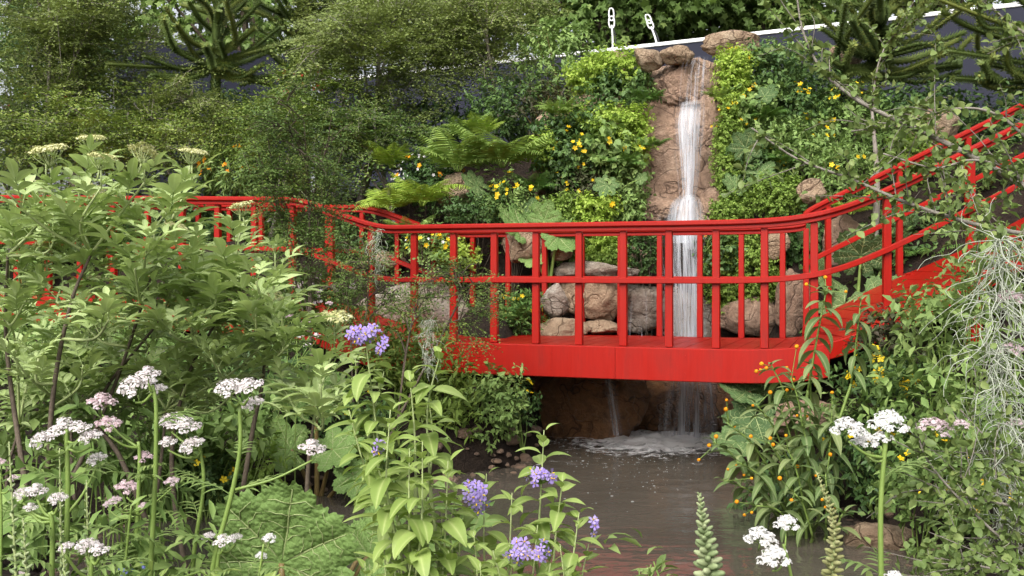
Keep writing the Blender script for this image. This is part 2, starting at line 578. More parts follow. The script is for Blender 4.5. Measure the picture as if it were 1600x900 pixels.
plainmat('soil', (0.012, 0.008, 0.006), (0.035, 0.024, 0.017), 9, 0.95, 0.9, 0.2, 45, None, 0.05)
plainmat('navy_panel', (0.014, 0.015, 0.028), (0.018, 0.020, 0.036), 1.5, 0.75, 0.05, 0.3)
plainmat('white_metal', (0.72, 0.72, 0.72), (0.80, 0.80, 0.80), 6, 0.4, 0.0)
plainmat('black_cable', (0.02, 0.02, 0.025), (0.04, 0.04, 0.045), 6, 0.5, 0.0)
rockmat('rock_tan', (0.46, 0.37, 0.27), (0.40, 0.285, 0.19), (0.28, 0.17, 0.105))
rockmat('rock_rust', (0.48, 0.35, 0.265), (0.40, 0.255, 0.175), (0.27, 0.165, 0.115), 0.5, 0.55)
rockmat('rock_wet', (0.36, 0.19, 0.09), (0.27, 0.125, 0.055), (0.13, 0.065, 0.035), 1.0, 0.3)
rockmat('rock_grey', (0.46, 0.42, 0.37), (0.36, 0.30, 0.25), (0.27, 0.19, 0.13))
rockmat('pebble', (0.30, 0.22, 0.16), (0.24, 0.15, 0.10), (0.16, 0.12, 0.10), 0.5, 0.5)


def make_red():
    m, n, l, out = nodemat('red_paint')
    p = n.new('ShaderNodeBsdfPrincipled')
    v = geovec(n, l, (1, 1, 0.06))
    nz = noise_node(n, l, 60, 4, 0.6, v)
    n2 = noise_node(n, l, 3, 3, 0.5, geovec(n, l))
    col = ramp(n, l, nz, [(0.3, (0.26, 0.0055, 0.002)), (0.7, (0.32, 0.0075, 0.0025))])
    col = mixc(n, l, math_node(n, l, 'MULTIPLY', n2, 0.3), col, (0.24, 0.005, 0.003))
    n4 = noise_node(n, l, 7, 6, 0.7, geovec(n, l, (1, 1, 0.35)), 0.4)
    col = mixc(n, l, math_node(n, l, 'MULTIPLY', ramp(n, l, n4, [(0.52, (0, 0, 0)), (0.75, (1, 1, 1))]), 0.5), col, (0.15, 0.010, 0.006))
    l.new(col, p.inputs['Base Color'])
    l.new(math_node(n, l, 'ADD', math_node(n, l, 'MULTIPLY', n4, 0.35), 0.26), p.inputs['Roughness'])
    p.inputs['Specular IOR Level'].default_value = 0.28
    l.new(bump(n, l, nz, 0.35, 0.003), p.inputs['Normal'])
    l.new(p.outputs[0], out.inputs[0])


def make_water():
    m, n, l, out = nodemat('pond_water')
    p = n.new('ShaderNodeBsdfPrincipled')
    v = geovec(n, l)
    nz = noise_node(n, l, 1.2, 3, 0.5, v)
    l.new(ramp(n, l, nz, [(0.3, (0.062, 0.054, 0.042)), (0.7, (0.088, 0.075, 0.060))]), p.inputs['Base Color'])
    p.inputs['Roughness'].default_value = 0.07
    p.inputs['IOR'].default_value = 1.33
    p.inputs['Specular IOR Level'].default_value = 0.6
    # ripples run out in arcs from the foot of the fall
    wv = n.new('ShaderNodeTexWave'); wv.wave_type = 'RINGS'; wv.rings_direction = 'SPHERICAL'
    mp = n.new('ShaderNodeMapping'); mp.inputs['Location'].default_value = (-1.35, -10.2, 0)
    l.new(v, mp.inputs['Vector']); l.new(mp.outputs[0], wv.inputs['Vector'])
    wv.inputs['Scale'].default_value = 1.3; wv.inputs['Distortion'].default_value = 5; wv.inputs['Detail'].default_value = 2; wv.inputs['Detail Scale'].default_value = 1.2
    a = noise_node(n, l, 3.2, 3, 0.5, geovec(n, l, (0.8, 1.4, 1)), 0.6)
    b = noise_node(n, l, 13, 2, 0.5, geovec(n, l, (0.7, 1.3, 1)), 0.6)
    h = math_node(n, l, 'ADD', math_node(n, l, 'MULTIPLY', wv.outputs['Fac'], 0.10), math_node(n, l, 'ADD', math_node(n, l, 'MULTIPLY', a, 0.9), math_node(n, l, 'MULTIPLY', b, 0.25)))
    l.new(bump(n, l, h, 0.30, 0.030), p.inputs['Normal'])
    l.new(p.outputs[0], out.inputs[0])


def make_fall(name, dens, col=(0.80, 0.82, 0.86)):
    """falling water: streaks along the fall (u across, v down, from vertex attributes)"""
    m, n, l, out = nodemat(name)
    au = n.new('ShaderNodeAttribute'); au.attribute_name = 'rnd'     # u
    av = n.new('ShaderNodeAttribute'); av.attribute_name = 'vein'    # v
    cx = n.new('ShaderNodeCombineXYZ')
    oi = n.new('ShaderNodeObjectInfo')
    l.new(math_node(n, l, 'MULTIPLY', au.outputs['Fac'], 11.0), cx.inputs[0])
    l.new(math_node(n, l, 'MULTIPLY', av.outputs['Fac'], 1.0), cx.inputs[1])
    l.new(math_node(n, l, 'MULTIPLY', oi.outputs['Random'], 50.0), cx.inputs[2])
    s1 = noise_node(n, l, 1.6, 5, 0.65, cx.outputs[0], 0.5)
    s2 = noise_node(n, l, 0.5, 2, 0.5, cx.outputs[0])
    e = math_node(n, l, 'MULTIPLY', au.outputs['Fac'], PI)
    e = math_node(n, l, 'POWER', math_node(n, l, 'SINE', e), 0.7)
    k = math_node(n, l, 'ADD', math_node(n, l, 'MULTIPLY', s1, 2.7), math_node(n, l, 'MULTIPLY', s2, 1.6))
    k = math_node(n, l, 'ADD', k, dens - 2.1)
    k = math_node(n, l, 'MULTIPLY', k, e, clamp=True)
    top = math_node(n, l, 'MULTIPLY', av.outputs['Fac'], 7.0, clamp=True)
    k = math_node(n, l, 'MULTIPLY', k, math_node(n, l, 'ADD', math_node(n, l, 'MULTIPLY', top, 0.75), 0.25))
    p = n.new('ShaderNodeBsdfPrincipled')
    p.inputs['Base Color'].default_value = (*col, 1)
    p.inputs['Roughness'].default_value = 0.35
    tl = n.new('ShaderNodeBsdfTranslucent'); tl.inputs[0].default_value = (*col, 1)
    m1 = n.new('ShaderNodeMixShader'); m1.inputs[0].default_value = 0.35
    l.new(p.outputs[0], m1.inputs[1]); l.new(tl.outputs[0], m1.inputs[2])
    t = n.new('ShaderNodeBsdfTransparent')
    mx = n.new('ShaderNodeMixShader')
    l.new(k, mx.inputs[0]); l.new(t.outputs[0], mx.inputs[1]); l.new(m1.outputs[0], mx.inputs[2])
    l.new(mx.outputs[0], out.inputs[0])


def make_foam():
    m, n, l, out = nodemat('foam')
    v = geovec(n, l, (1, 1, 1))
    a = noise_node(n, l, 9, 6, 0.7, v, 0.8)
    av = n.new('ShaderNodeAttribute'); av.attribute_name = 'vein'
    k = math_node(n, l, 'ADD', math_node(n, l, 'MULTIPLY', a, 4.6), math_node(n, l, 'MULTIPLY', av.outputs['Fac'], 2.2))
    k = math_node(n, l, 'SUBTRACT', k, 2.75, clamp=True)
    p = n.new('ShaderNodeBsdfPrincipled')
    p.inputs['Base Color'].default_value = (0.84, 0.83, 0.83, 1)
    p.inputs['Roughness'].default_value = 0.6
    l.new(bump(n, l, a, 0.6, 0.03), p.inputs['Normal'])
    t = n.new('ShaderNodeBsdfTransparent')
    mx = n.new('ShaderNodeMixShader')
    l.new(k, mx.inputs[0]); l.new(t.outputs[0], mx.inputs[1]); l.new(p.outputs[0], mx.inputs[2])
    l.new(mx.outputs[0], out.inputs[0])


make_red(); make_water(); make_foam()
make_fall('fall_thick', 0.42, (0.66, 0.69, 0.74)); make_fall('fall_mid', 0.14, (0.64, 0.67, 0.73)); make_fall('fall_thin', -0.1, (0.52, 0.54, 0.60)); make_fall('fall_film', -0.1, (0.55, 0.56, 0.61))

# ------------------------------------------------------------------ ground
POOL = np.array([(-1.5, 4.5), (-2.4, 5.4), (-2.5, 6.5), (-1.95, 7.3), (-1.0, 7.9), (-0.05, 8.6), (0.22, 9.4), (0.3, 10.6), (2.3, 10.6), (2.15, 9.0), (1.95, 7.8), (2.2, 6.5), (2.2, 5.6), (1.6, 4.5)])
CTRL = np.array([
    (0, 0, 0.2), (0, 3, .25), (-2.2, 4, .35), (2.5, 4, .4), (-1, 4.0, .2), (1, 4.0, .2), (-4, 5, .5), (-3, 6, .3), (-3.0, 8, .4), (-4.3, 8.5, .6), (-2.2, 8.9, .35), (-1.0, 9.1, .2),
    (-3, 10.1, .75), (-5, 10.8, .9), (-0.8, 10.4, .7), (-1.8, 10.7, 1.1), (-0.5, 11.1, 2.0), (-1.6,11.4,2.0), (-0.1,11.6,2.6), (0.1,10.5,1.0), (-3, 11.6, 1.9), (-6, 11.6, 1.3), (-1.5, 12.6, 2.5), (-0.2, 12.4, 3.0), (0.6,12.3,3.3), (0.8,13,3.4), (-4, 13.2, 2.0), (-7.5, 13.5, 2.0),
    (-3, 16, 2.7), (0, 15, 3.2), (1.7, 13.4, 3.6), (2.6,12.4,3.5), (3.2, 12.8, 3.6), (3.9,12.6,3.75), (4.6, 12, 3.3), (6.5, 13, 3.2), (2, 18, 3.4), (-8, 20, 2.9), (8, 18, 3.4),
    (2.55, 8.2, .45), (3.0, 7.7, .65), (3.8, 7.9, 1.1), (4.6, 8.4, 1.5), (2.6, 6.5, .25), (2.9, 5.5, .35), (4.5, 6, .9), (3.0, 10.3, 1.7), (3.3,11,2.6), (4.2, 10.4, 2.55), (5.2,10.5,2.9), (2.6, 9.9, .5), (6, 9, 1.9), (5, 4, .7),
    (-12, 8, 1.0), (-12, 14, 2.2), (12, 8, 2.0), (12, 14, 3.2), (0, -10, .2), (-15, -5, .5), (15, -5, .8), (0, 40, 3), (-30, 30, 3), (30, 30, 3), (-40, 0, 1), (40, 0, 1)])


def pool_sd(x, y):
    """distance to the pool's edge, negative inside"""
    d = np.full(x.shape, 1e9); ins = np.zeros(x.shape, bool)
    for i in range(len(POOL)):
        a, b = POOL[i], POOL[(i + 1) % len(POOL)]
        e = b - a
        t = np.clip(((x - a[0]) * e[0] + (y - a[1]) * e[1]) / (e @ e), 0, 1)
        d = np.minimum(d, np.hypot(x - a[0] - t * e[0], y - a[1] - t * e[1]))
        c = ((a[1] > y) != (b[1] > y)) & (x < (b[0] - a[0]) * (y - a[1]) / (b[1] - a[1] + 1e-12) + a[0])
        ins ^= c
    return np.where(ins, -d, d)


def ground_z(x, y):
    x, y = np.atleast_1d(np.asarray(x, float)), np.atleast_1d(np.asarray(y, float))
    w = 1.0 / ((x[..., None] - CTRL[:, 0]) ** 2 + (y[..., None] - CTRL[:, 1]) ** 2 + 0.12) ** 1.6
    z = (w * CTRL[:, 2]).sum(-1) / w.sum(-1)
    s = pool_sd(x, y)
    k = np.clip((s + 0.25) / 0.6, 0, 1); k = k * k * (3 - 2 * k)
    z = -0.45 * (1 - k) + z * k
    return z


def gz(x, y):
    return float(ground_z(x, y)[0])


def build_ground():
    xs = np.unique(np.concatenate([np.linspace(-400, -40, 10), np.linspace(-40, -9, 16), np.linspace(-9, 9, 150), np.linspace(9, 40, 16), np.linspace(40, 400, 10)]))
    ys = np.unique(np.concatenate([np.linspace(-300, -6, 10), np.linspace(-6, 3, 12), np.linspace(3, 16, 120), np.linspace(16, 60, 24), np.linspace(60, 600, 12)]))
    X, Y = np.meshgrid(xs, ys)
    Z = ground_z(X.ravel(), Y.ravel()).reshape(X.shape)
    near = (np.abs(X) < 9) & (Y > 3) & (Y < 16)
    for i, j in zip(*np.where(near)):
        Z[i, j] += 0.05 * ns3((X[i, j], Y[i, j], 0), 1.7, 3)
    V = np.stack([X.ravel(), Y.ravel(), Z.ravel()], 1)
    h, w = X.shape
    i, j = np.meshgrid(np.arange(h - 1), np.arange(w - 1), indexing='ij')
    a = i * w + j
    g = Geo(); g.add(V, np.stack([a, a + 1, a + w + 1, a + w], -1).reshape(-1, 4))
    single('ground', g, 'soil', 'dark bare planting soil sloping up round the pool', None, 'structure')


build_ground()
g = Geo()
n_ = 40
xx, yy = np.meshgrid(np.linspace(-3.1, 2.9, n_), np.linspace(4.0, 10.9, n_))
a = (np.arange(n_ - 1)[:, None] * n_ + np.arange(n_ - 1)[None]).ravel()
g.add(np.stack([xx.ravel(), yy.ravel(), np.zeros(n_ * n_)], 1), np.stack([a, a + 1, a + n_ + 1, a + n_], -1))
single('pond_water', g, 'pond_water', 'muddy brown pool water below the red bridge', None, 'structure')


# ------------------------------------------------------------------ rocks
def ico(sub):
    import bmesh
    bm = bmesh.new(); bmesh.ops.create_icosphere(bm, subdivisions=sub, radius=1.0)
    V = np.array([v.co[:] for v in bm.verts]); T = np.array([[v.index for v in f.verts] for f in bm.faces])
    bm.free()
    return V, T


ICO = {k: ico(k) for k in (2, 3, 4, 5)}


def rock(g, c, r, seed, sub=4, facets=11, rough=0.10, rz=0.0, soft=0.03, strata=0.0):
    """angular boulder: a ball cut by random planes, then roughened; r = half sizes"""
    V, T = ICO[sub]
    rr = np.random.default_rng(seed)
    pn = unit(rr.normal(size=(facets, 3))); pd = rr.uniform(0.62, 0.95, facets)
    dots = V @ pn.T
    lim = np.where(dots > 1e-3, pd / np.maximum(dots, 1e-3), 9).min(1)
    rad = np.minimum(lim, 1.05)
    rad = rad * (1 - soft) + soft * 0.9
    W = V * rad[:, None]
    off = rr.uniform(-50, 50, 3)
    N = np.array([ns3(p + off, 1.6, 5) for p in W])
    W = W * (1 + rough * N)[:, None]
    M_ = np.array([abs(noise.noise(Vector(p * 3.1 + off))) for p in W])
    W = W * (1 - 0.10 * np.clip(0.16 - M_, 0, 1) / 0.16)[:, None]
    if strata:
        W[:, 2] += strata * np.sin(W[:, 2] * 9 + 2 * N) * 0.5
        W *= (1 + strata * 0.6 * np.sin(W[:, 2:3] * 11 + 3 * N[:, None]))
    W = W * np.array(r)
    cs, sn = math.cos(rz), math.sin(rz)
    W = np.stack([W[:, 0] * cs - W[:, 1] * sn, W[:, 0] * sn + W[:, 1] * cs, W[:, 2]], 1)
    g.add(W + np.array(c), None, T, rr.random())


def boulder(label, px, py, D, w, h, seed, mat='rock_tan', dep=0.8, group=None, name='boulder', rz=None, sub=4, rough=0.1, strata=0.0):
    c = P(px, py, D)
    rx, rzz = w / 2 * D / F, h / 2 * D / F
    g = Geo(); rock(g, c, (rx * 1.12, rx * dep, rzz * 1.12), seed, sub, rz=(seed % 7 - 3) * 0.12 if rz is None else rz, rough=rough, strata=strata)
    return single(name, g, mat, label, 'rock', None, group, True, (c[0], c[1], c[2] - rzz))


# ------------------------------------------------------------------ the cliff behind the fall
def cliff_y(x, z):
    """the face of the cliff: steps back as it rises"""
    y = 10.72 + 0.16 * z + 0.16 * np.clip((z - 2.0), 0, 9) + 0.10 * np.abs(x - 1.75)
    return y


def build_cliff():
    nu, nv = 120, 110
    U, Vv = np.meshgrid(np.linspace(0.25, 3.4, nu), np.linspace(-0.5, 3.86, nv))
    top = 3.80 - 0.30 * np.abs(U - 1.75) - 0.25 * np.clip(np.abs(U - 1.75) - 0.8, 0, 9)
    Z = np.where(Vv > 0, Vv / 3.86 * top, Vv)
    Y = cliff_y(U, Z)
    X = U.copy()
    for i in range(nv):
        for j in range(nu):
            q = (U[i, j] * 1.0, Z[i, j] * 1.0, 3.0)
            k = ns3(q, 1.1, 5)
            led = abs(math.sin(Z[i, j] * 2.6 + 1.5 * noise.noise(Vector((U[i, j], Z[i, j] * 0.5, 9)))))
            Y[i, j] += 0.16 * k - 0.10 * led ** 3
            X[i, j] += 0.04 * ns3((U[i, j], Z[i, j], 17), 2.3, 3)
    V = np.stack([X.ravel(), Y.ravel(), Z.ravel()], 1)
    # cap running back into the hill
    row = V[-nu:].copy(); back = row + np.array([0, 1.6, -0.1])
    V = np.concatenate([V, back])
    i, j = np.meshgrid(np.arange(nv), np.arange(nu - 1), indexing='ij')
    a = i * nu + j
    g = Geo(); g.add(V, np.stack([a, a + 1, a + nu + 1, a + nu], -1).reshape(-1, 4))
    o = single('rock_cliff', g, 'rock_rust', 'tall rusty rock face that the waterfall runs down', None, 'structure')
    return o


CLIFF = build_cliff()


def cliff_rock(px, py, D, w, h, seed, mat, dep=0.55, rough=0.12, strata=0.0, rz=0.0, sub=4, facets=11):
    c = P(px, py, D); rx, rzz = w / 2 * D / F, h / 2 * D / F
    g = Geo(); rock(g, c, (rx * 1.12, rx * dep, rzz * 1.12), seed, sub, facets, rough, rz, strata=strata)
    return part('rock', g, mat, CLIFF)


# the big blocks of the fall's column, top to bottom
cliff_rock(1072, 138, 11.45, 118, 84, 3, 'rock_rust', 0.5, 0.10, 0.03, sub=5)
cliff_rock(1045, 200, 11.42, 62, 44, 5, 'rock_rust', 0.5, sub=4)
cliff_rock(1045, 245, 11.40, 84, 130, 8, 'rock_rust', 0.5, 0.1, 0.02, sub=5)
cliff_rock(1108, 238, 11.35, 60, 150, 12, 'rock_rust', 0.6, 0.1, 0.02, sub=5)
cliff_rock(1040, 326, 11.1, 90, 48, 14, 'rock_rust', 0.55, 0.1, sub=5)
cliff_rock(1112, 322, 11.0, 50, 56, 15, 'rock_rust', 0.6, 0.1)
cliff_rock(1070, 420, 11.0, 130, 190, 17, 'rock_rust', 0.4, 0.1, 0.02, sub=5)
cliff_rock(1085, 500, 10.8, 120, 110, 18, 'rock_grey', 0.4, 0.1, 0.02, sub=5)
# wet wall under the bridge
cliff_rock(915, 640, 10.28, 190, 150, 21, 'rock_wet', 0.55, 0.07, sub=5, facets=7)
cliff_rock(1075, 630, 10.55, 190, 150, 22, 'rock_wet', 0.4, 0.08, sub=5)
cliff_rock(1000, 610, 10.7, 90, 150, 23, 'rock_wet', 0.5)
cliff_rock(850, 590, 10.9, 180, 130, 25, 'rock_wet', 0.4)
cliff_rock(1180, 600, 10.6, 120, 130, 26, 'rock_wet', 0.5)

# free boulders
boulder('squarish tan boulder on the cliff top, just left of the spill lip', 1056, 88, 11.25, 48, 32, 31, 'rock_tan')
boulder('pale rounded boulder on the cliff top beside the squarish one', 1012, 92, 11.3, 50, 34, 34, 'rock_tan')
boulder('small tan boulder half hidden by lime ferns on the cliff top', 962, 100, 12.1, 54, 34, 36, 'rock_tan')
boulder('long flat tan boulder capping the cliff right of the spill lip', 1145, 69, 11.8, 90, 36, 38, 'rock_tan', 0.5)
boulder('rusty boulder under the spiky conifer on the hill', 1318, 92, 12.6, 70, 38, 40, 'rock_rust')
boulder('broad pinkish boulder above the rising handrail', 1452, 202, 10.6, 92, 54, 42, 'rock_tan')
boulder('tan boulder among the leaves just above the bend in the handrail', 1268, 298, 10.4, 44, 36, 44, 'rock_tan')
boulder('smooth orange brown boulder beneath the large ferns', 715, 300, 11.0, 70, 50, 46, 'rock_tan')
boulder('narrow upright tan rock at the edge of the green wall', 846, 265, 11.2, 26, 90, 48, 'rock_rust', 1.2)
boulder('rust coloured rock under the shrub with pink stems', 915, 158, 11.9, 44, 36, 50, 'rock_rust')
RB = 'rocks stacked behind the bridge railings'
boulder('small tan rock on top of the pile behind the bridge', 876, 392, 10.45, 34, 30, 52, 'rock_tan', 0.9, RB)
boulder('pale grey rock at the pile\'s upper left, seen through the railings', 868, 466, 10.3, 46, 54, 54, 'rock_grey', 0.9, RB)
boulder('long capping rock lying across the pile behind the bridge', 930, 424, 10.4, 120, 32, 56, 'rock_grey', 0.6, RB, strata=0.03)
boulder('large layered brown rock in the middle of the pile', 925, 468, 10.3, 106, 66, 58, 'rock_tan', 0.6, RB, strata=0.06)
boulder('low orange rock at the foot of the pile near the deck', 882, 514, 10.15, 80, 36, 60, 'rock_tan', 0.7, RB)
boulder('dark layered rock at the right of the pile beside the fall', 1000, 478, 10.45, 96, 70, 62, 'rock_grey', 0.6, RB, strata=0.06)
boulder('thin tan slab under the large layered rock', 940, 512, 10.2, 66, 22, 64, 'rock_tan', 0.7, RB)
boulder('brown rock behind the railings below the hanging moss plants', 1180, 500, 10.5, 110, 64, 66, 'rock_rust', 0.6)
boulder('upright brown rock behind the last level railing posts', 1242, 480, 10.2, 60, 110, 68, 'rock_rust', 0.8)
boulder('small pale rock behind the railing above the upright brown rock', 1212, 380, 10.4, 40, 50, 70, 'rock_tan', 0.8)
boulder('rusty rock face behind the tall right railing post', 1320, 392, 10.3, 90, 100, 72, 'rock_rust', 0.6)
boulder('flat pale grey stone slab behind the left end of the deck', 690, 490, 10.75, 230, 100, 74, 'rock_grey', 0.35)
boulder('tan rock behind the left railing beside the hanging grey moss', 600, 410, 11.0, 76, 36, 76, 'rock_tan')
boulder('tan rock behind the railing left of the large gunnera', 815, 378, 10.5, 70, 60, 78, 'rock_tan')
boulder('cut orange boulder at the pool edge under the yellow flowers', 1378, 846, 6.25, 100, 66, 80, 'rock_tan', 0.8)
boulder('mauve brown boulder behind the orange ball shrub', 1262, 655, 7.6, 110, 66, 82, 'rock_rust', 0.8)
boulder('flat grey brown stone on the left bank beside the gunnera', 495, 757, 7.9, 50, 20, 84, 'rock_grey', 0.8)
boulder('small brown stone at the left water edge below the yellow flowers', 345, 800, 7.2, 40, 24, 86, 'rock_tan', 0.8)
boulder('dark stone lying behind the flat stone on the left bank', 508, 741, 8.2, 42, 16, 88, 'pebble', 0.8)


# pebbles along the shore
def build_pebbles():
    V, T = ICO[2]
    spots = []
    for i in range(len(POOL)):
        a, b = POOL[i], POOL[(i + 1) % len(POOL)]
        L = np.hypot(*(b - a))
        if i in (6, 7, 8) or a[1] < 4.6: continue
        for _ in range(int(L * 40)):
            t = rng.random(); p = a + (b - a) * t + rng.normal(size=2) * 0.09
            spots.append(p)
    g = Geo()
    for p in spots:
        s = rng.uniform(0.015, 0.05) * (1 + (rng.random() > 0.9) * 0.8)
        R = s * np.array([1, rng.uniform(0.6, 1), rng.uniform(0.4, 0.8)])
        z = max(gz(p[0], p[1]), -0.03)
        W = V * (1 + 0.18 * np.sin(V @ rng.normal(size=3) * 3))[:, None] * R
        an = rng.random() * 6
        W = np.stack([W[:, 0] * math.cos(an) - W[:, 1] * math.sin(an), W[:, 0] * math.sin(an) + W[:, 1] * math.cos(an), W[:, 2]], 1)
        g.add(W + np.array([p[0], p[1], z + R[2] * 0.3]), None, T)
    single('shore_pebbles', g, 'pebble', 'brown pebbles strewn along the water edge', None, 'stuff')


build_pebbles()


# ------------------------------------------------------------------ waterfall
def sheet(g, left, right, nu=14, nv=24, bulge=0.05, wob=0.02, seed=0):
    """strip between two edge curves (top to bottom), bowed towards the camera"""
    L, R = spline(left, nv), spline(right, nv)
    n = min(len(L), len(R)); L, R = L[:n], R[:n]
    V, u_, v_ = [], [], []
    ln = np.concatenate([[0], np.cumsum(np.linalg.norm(np.diff((L + R) / 2, axis=0), axis=1))])
    for i in range(n):
        for j in range(nu):
            u = j / (nu - 1)
            p = L[i] * (1 - u) + R[i] * u
            p = p + np.array([0, -bulge * math.sin(PI * u), 0]) + np.array([0, wob * noise.noise(Vector((u * 6 + seed, ln[i] * 0.8, seed))), 0])
            V.append(p); u_.append(u); v_.append(ln[i])
    i, j = np.meshgrid(np.arange(n - 1), np.arange(nu - 1), indexing='ij')
    a = i * nu + j
    g.add(np.array(V), np.stack([a, a + 1, a + nu + 1, a + nu], -1).reshape(-1, 4), None, np.array(u_), np.array(v_))


FALL = thing('waterfall', 'silky white waterfall pouring down the rock face behind the bridge', 'waterfall', P(1075, 675, 10.3))


def ws(mat, L, R, name='water_sheet', **k):
    g = Geo(); sheet(g, [P(*p) for p in L], [P(*p) for p in R], **k)
    return part(name, g, mat, FALL)


ws('fall_film', [(1070, 90, 11.3), (1062, 110, 10.95), (1058, 166, 10.9)], [(1110, 88, 11.3), (1112, 110, 10.95), (1110, 160, 10.9)], seed=1)
ws('fall_film', [(1078, 90, 11.26), (1072, 115, 10.92), (1068, 166, 10.87)], [(1106, 88, 11.26), (1106, 112, 10.92), (1104, 160, 10.87)], seed=2)
ws('fall_thick', [(1060, 160, 11.03), (1055, 200, 10.95), (1060, 260, 10.9), (1064, 312, 10.85)], [(1102, 156, 11.03), (1100, 200, 10.95), (1094, 260, 10.9), (1086, 312, 10.85)], seed=3)
ws('fall_mid', [(1054, 162, 11.0), (1050, 200, 10.92), (1056, 260, 10.86), (1062, 314, 10.8)], [(1104, 157, 11.0), (1103, 200, 10.92), (1097, 260, 10.86), (1088, 314, 10.8)], seed=4)
ws('fall_mid', [(1066, 161, 10.98), (1064, 200, 10.9), (1068, 260, 10.83), (1070, 314, 10.78)], [(1098, 158, 10.98), (1095, 200, 10.9), (1088, 260, 10.83), (1082, 314, 10.78)], seed=5)
ws('fall_thick', [(1062, 304, 10.78), (1048, 318, 10.66), (1042, 345, 10.62), (1040, 380, 10.6)], [(1088, 304, 10.78), (1096, 316, 10.66), (1100, 345, 10.62), (1100, 380, 10.6)], 'splash', bulge=0.12, seed=6)
ws('fall_mid', [(1060, 306, 10.74), (1044, 322, 10.62), (1038, 350, 10.58), (1036, 390, 10.55)], [(1090, 306, 10.74), (1099, 320, 10.62), (1104, 350, 10.58), (1104, 390, 10.55)], 'splash', bulge=0.14, seed=7)
ws('fall_thick', [(1046, 330, 10.6), (1050, 400, 10.5), (1050, 470, 10.42), (1050, 550, 10.38)], [(1096, 330, 10.6), (1096, 400, 10.5), (1098, 470, 10.42), (1100, 550, 10.38)], seed=8)
ws('fall_mid', [(1024, 335, 10.58), (1028, 400, 10.47), (1036, 470, 10.4), (1036, 550, 10.35)], [(1102, 335, 10.58), (1102, 400, 10.47), (1106, 470, 10.4), (1110, 550, 10.35)], seed=9)
ws('fall_thin', [(985, 455, 10.05), (982, 500, 10.0), (980, 545, 9.98)], [(1040, 455, 10.05), (1042, 500, 10.0), (1042, 545, 9.98)], seed=10)
ws('fall_mid', [(1036, 545, 10.34), (1030, 600, 10.22), (1024, 640, 10.2), (1022, 686, 10.18)], [(1112, 545, 10.34), (1122, 600, 10.22), (1126, 640, 10.2), (1128, 686, 10.18)], seed=11)
ws('fall_mid', [(1040, 545, 10.3), (1036, 600, 10.2), (1030, 640, 10.16), (1028, 690, 10.14)], [(1110, 545, 10.3), (1118, 600, 10.2), (1122, 640, 10.16), (1124, 690, 10.14)], seed=12)
ws('fall_thin', [(934, 570, 9.95), (936, 610, 9.85), (936, 680, 9.8)], [(958, 570, 9.95), (966, 610, 9.85), (978, 680, 9.8)], seed=13)
ws('fall_mid', [(940, 570, 9.94), (946, 610, 9.84), (958, 680, 9.78)], [(956, 570, 9.94), (964, 610, 9.84), (972, 680, 9.78)], seed=14)


def build_foam():
    g = Geo()
    nu, nv = 70, 60
    U, V = np.meshgrid(np.linspace(-1, 1, nu), np.linspace(-1, 1, nv))
    X = 1.32 + U * 1.15; Y = 9.72 + V * 1.0
    r = np.sqrt((U * 1.0) ** 2 + ((V - 0.25) / 1.1) ** 2)
    k = np.clip(1.15 - r * 1.25, 0, 1)
    Z = np.zeros_like(X)
    for i in range(nv):
        for j in range(nu):
            Z[i, j] = 0.006 + k[i, j] * max(0, 0.015 + 0.045 * ns3((X[i, j], Y[i, j], 3), 7.0, 5)) * (1 if r[i, j] < 1 else 0)
    a = (np.arange(nv - 1)[:, None] * nu + np.arange(nu - 1)[None]).ravel()
    g.add(np.stack([X.ravel(), Y.ravel(), Z.ravel()], 1), np.stack([a, a + 1, a + nu + 1, a + nu], -1), None, 0.5, k.ravel())
    part('foam', g, 'foam', FALL, kind='stuff')
    b = Geo(); N = 260
    t = ball_t(7, 4, 1.0, 0.22)
    px = rng.normal(1000, 80, N); py = 696 + np.abs(rng.normal(0, 40, N))
    D = CAM_Z * F / (py - HY)
    pos = np.stack([(px - 800) * D / F, D, np.full(N, 0.002)], 1)
    ok = pool_sd(pos[:, 0], pos[:, 1]) < -0.12
    pos = pos[ok]; N = len(pos)
    b.inst(t, pos, np.tile([1., 0, 0], (N, 1)), np.tile([0, 0, 1.], (N, 1)), rng.uniform(0.002, 0.0065, N) * np.where(rng.random(N) > .95, 1.9, 1))
    part('bubbles', b, 'bubble', FALL, kind='stuff')


build_foam()

# ------------------------------------------------------------------ red bridge
R0 = np.array([2.36, 8.13]); DL = np.array([-0.937, 0.349]); DR = np.array([0.9986, 0.052]); WID = 1.35
DECK, RAIL = 0.968, 1.0


def path(s):
    """front edge of the bridge; s < 0 runs left along the level span, s > 0 up the right ramp; returns xy, inward normal, deck z"""
    w = 1 / (1 + math.exp(-s / 0.12))
    # integrate direction smoothly
    xy = R0 + (DR * s if s > 0 else DL * (-s))
    n = np.array([0.349, 0.937]) * (1 - w) + np.array([-0.052, 0.9986]) * w
    n = n / np.hypot(*n)
    rise = 0.49 * 0.2 * math.log1p(math.exp(min(s / 0.2, 60)))
    q = min(max((-s - 3.60) / 1.12, 0), 1); q = q * q * (3 - 2 * q)
    left = 0.27 * q + 0.028 * max(0, -s - 4.7)
    return xy, n, DECK + rise + left


def pt(s, side, h):
    xy, n, z = path(s)
    p = xy + n * side
    return np.array([p[0], p[1], z + h])


BR = thing('footbridge', 'red painted timber footbridge with slatted railings over the pool', 'bridge', (0.9, 9.0, 0.0))


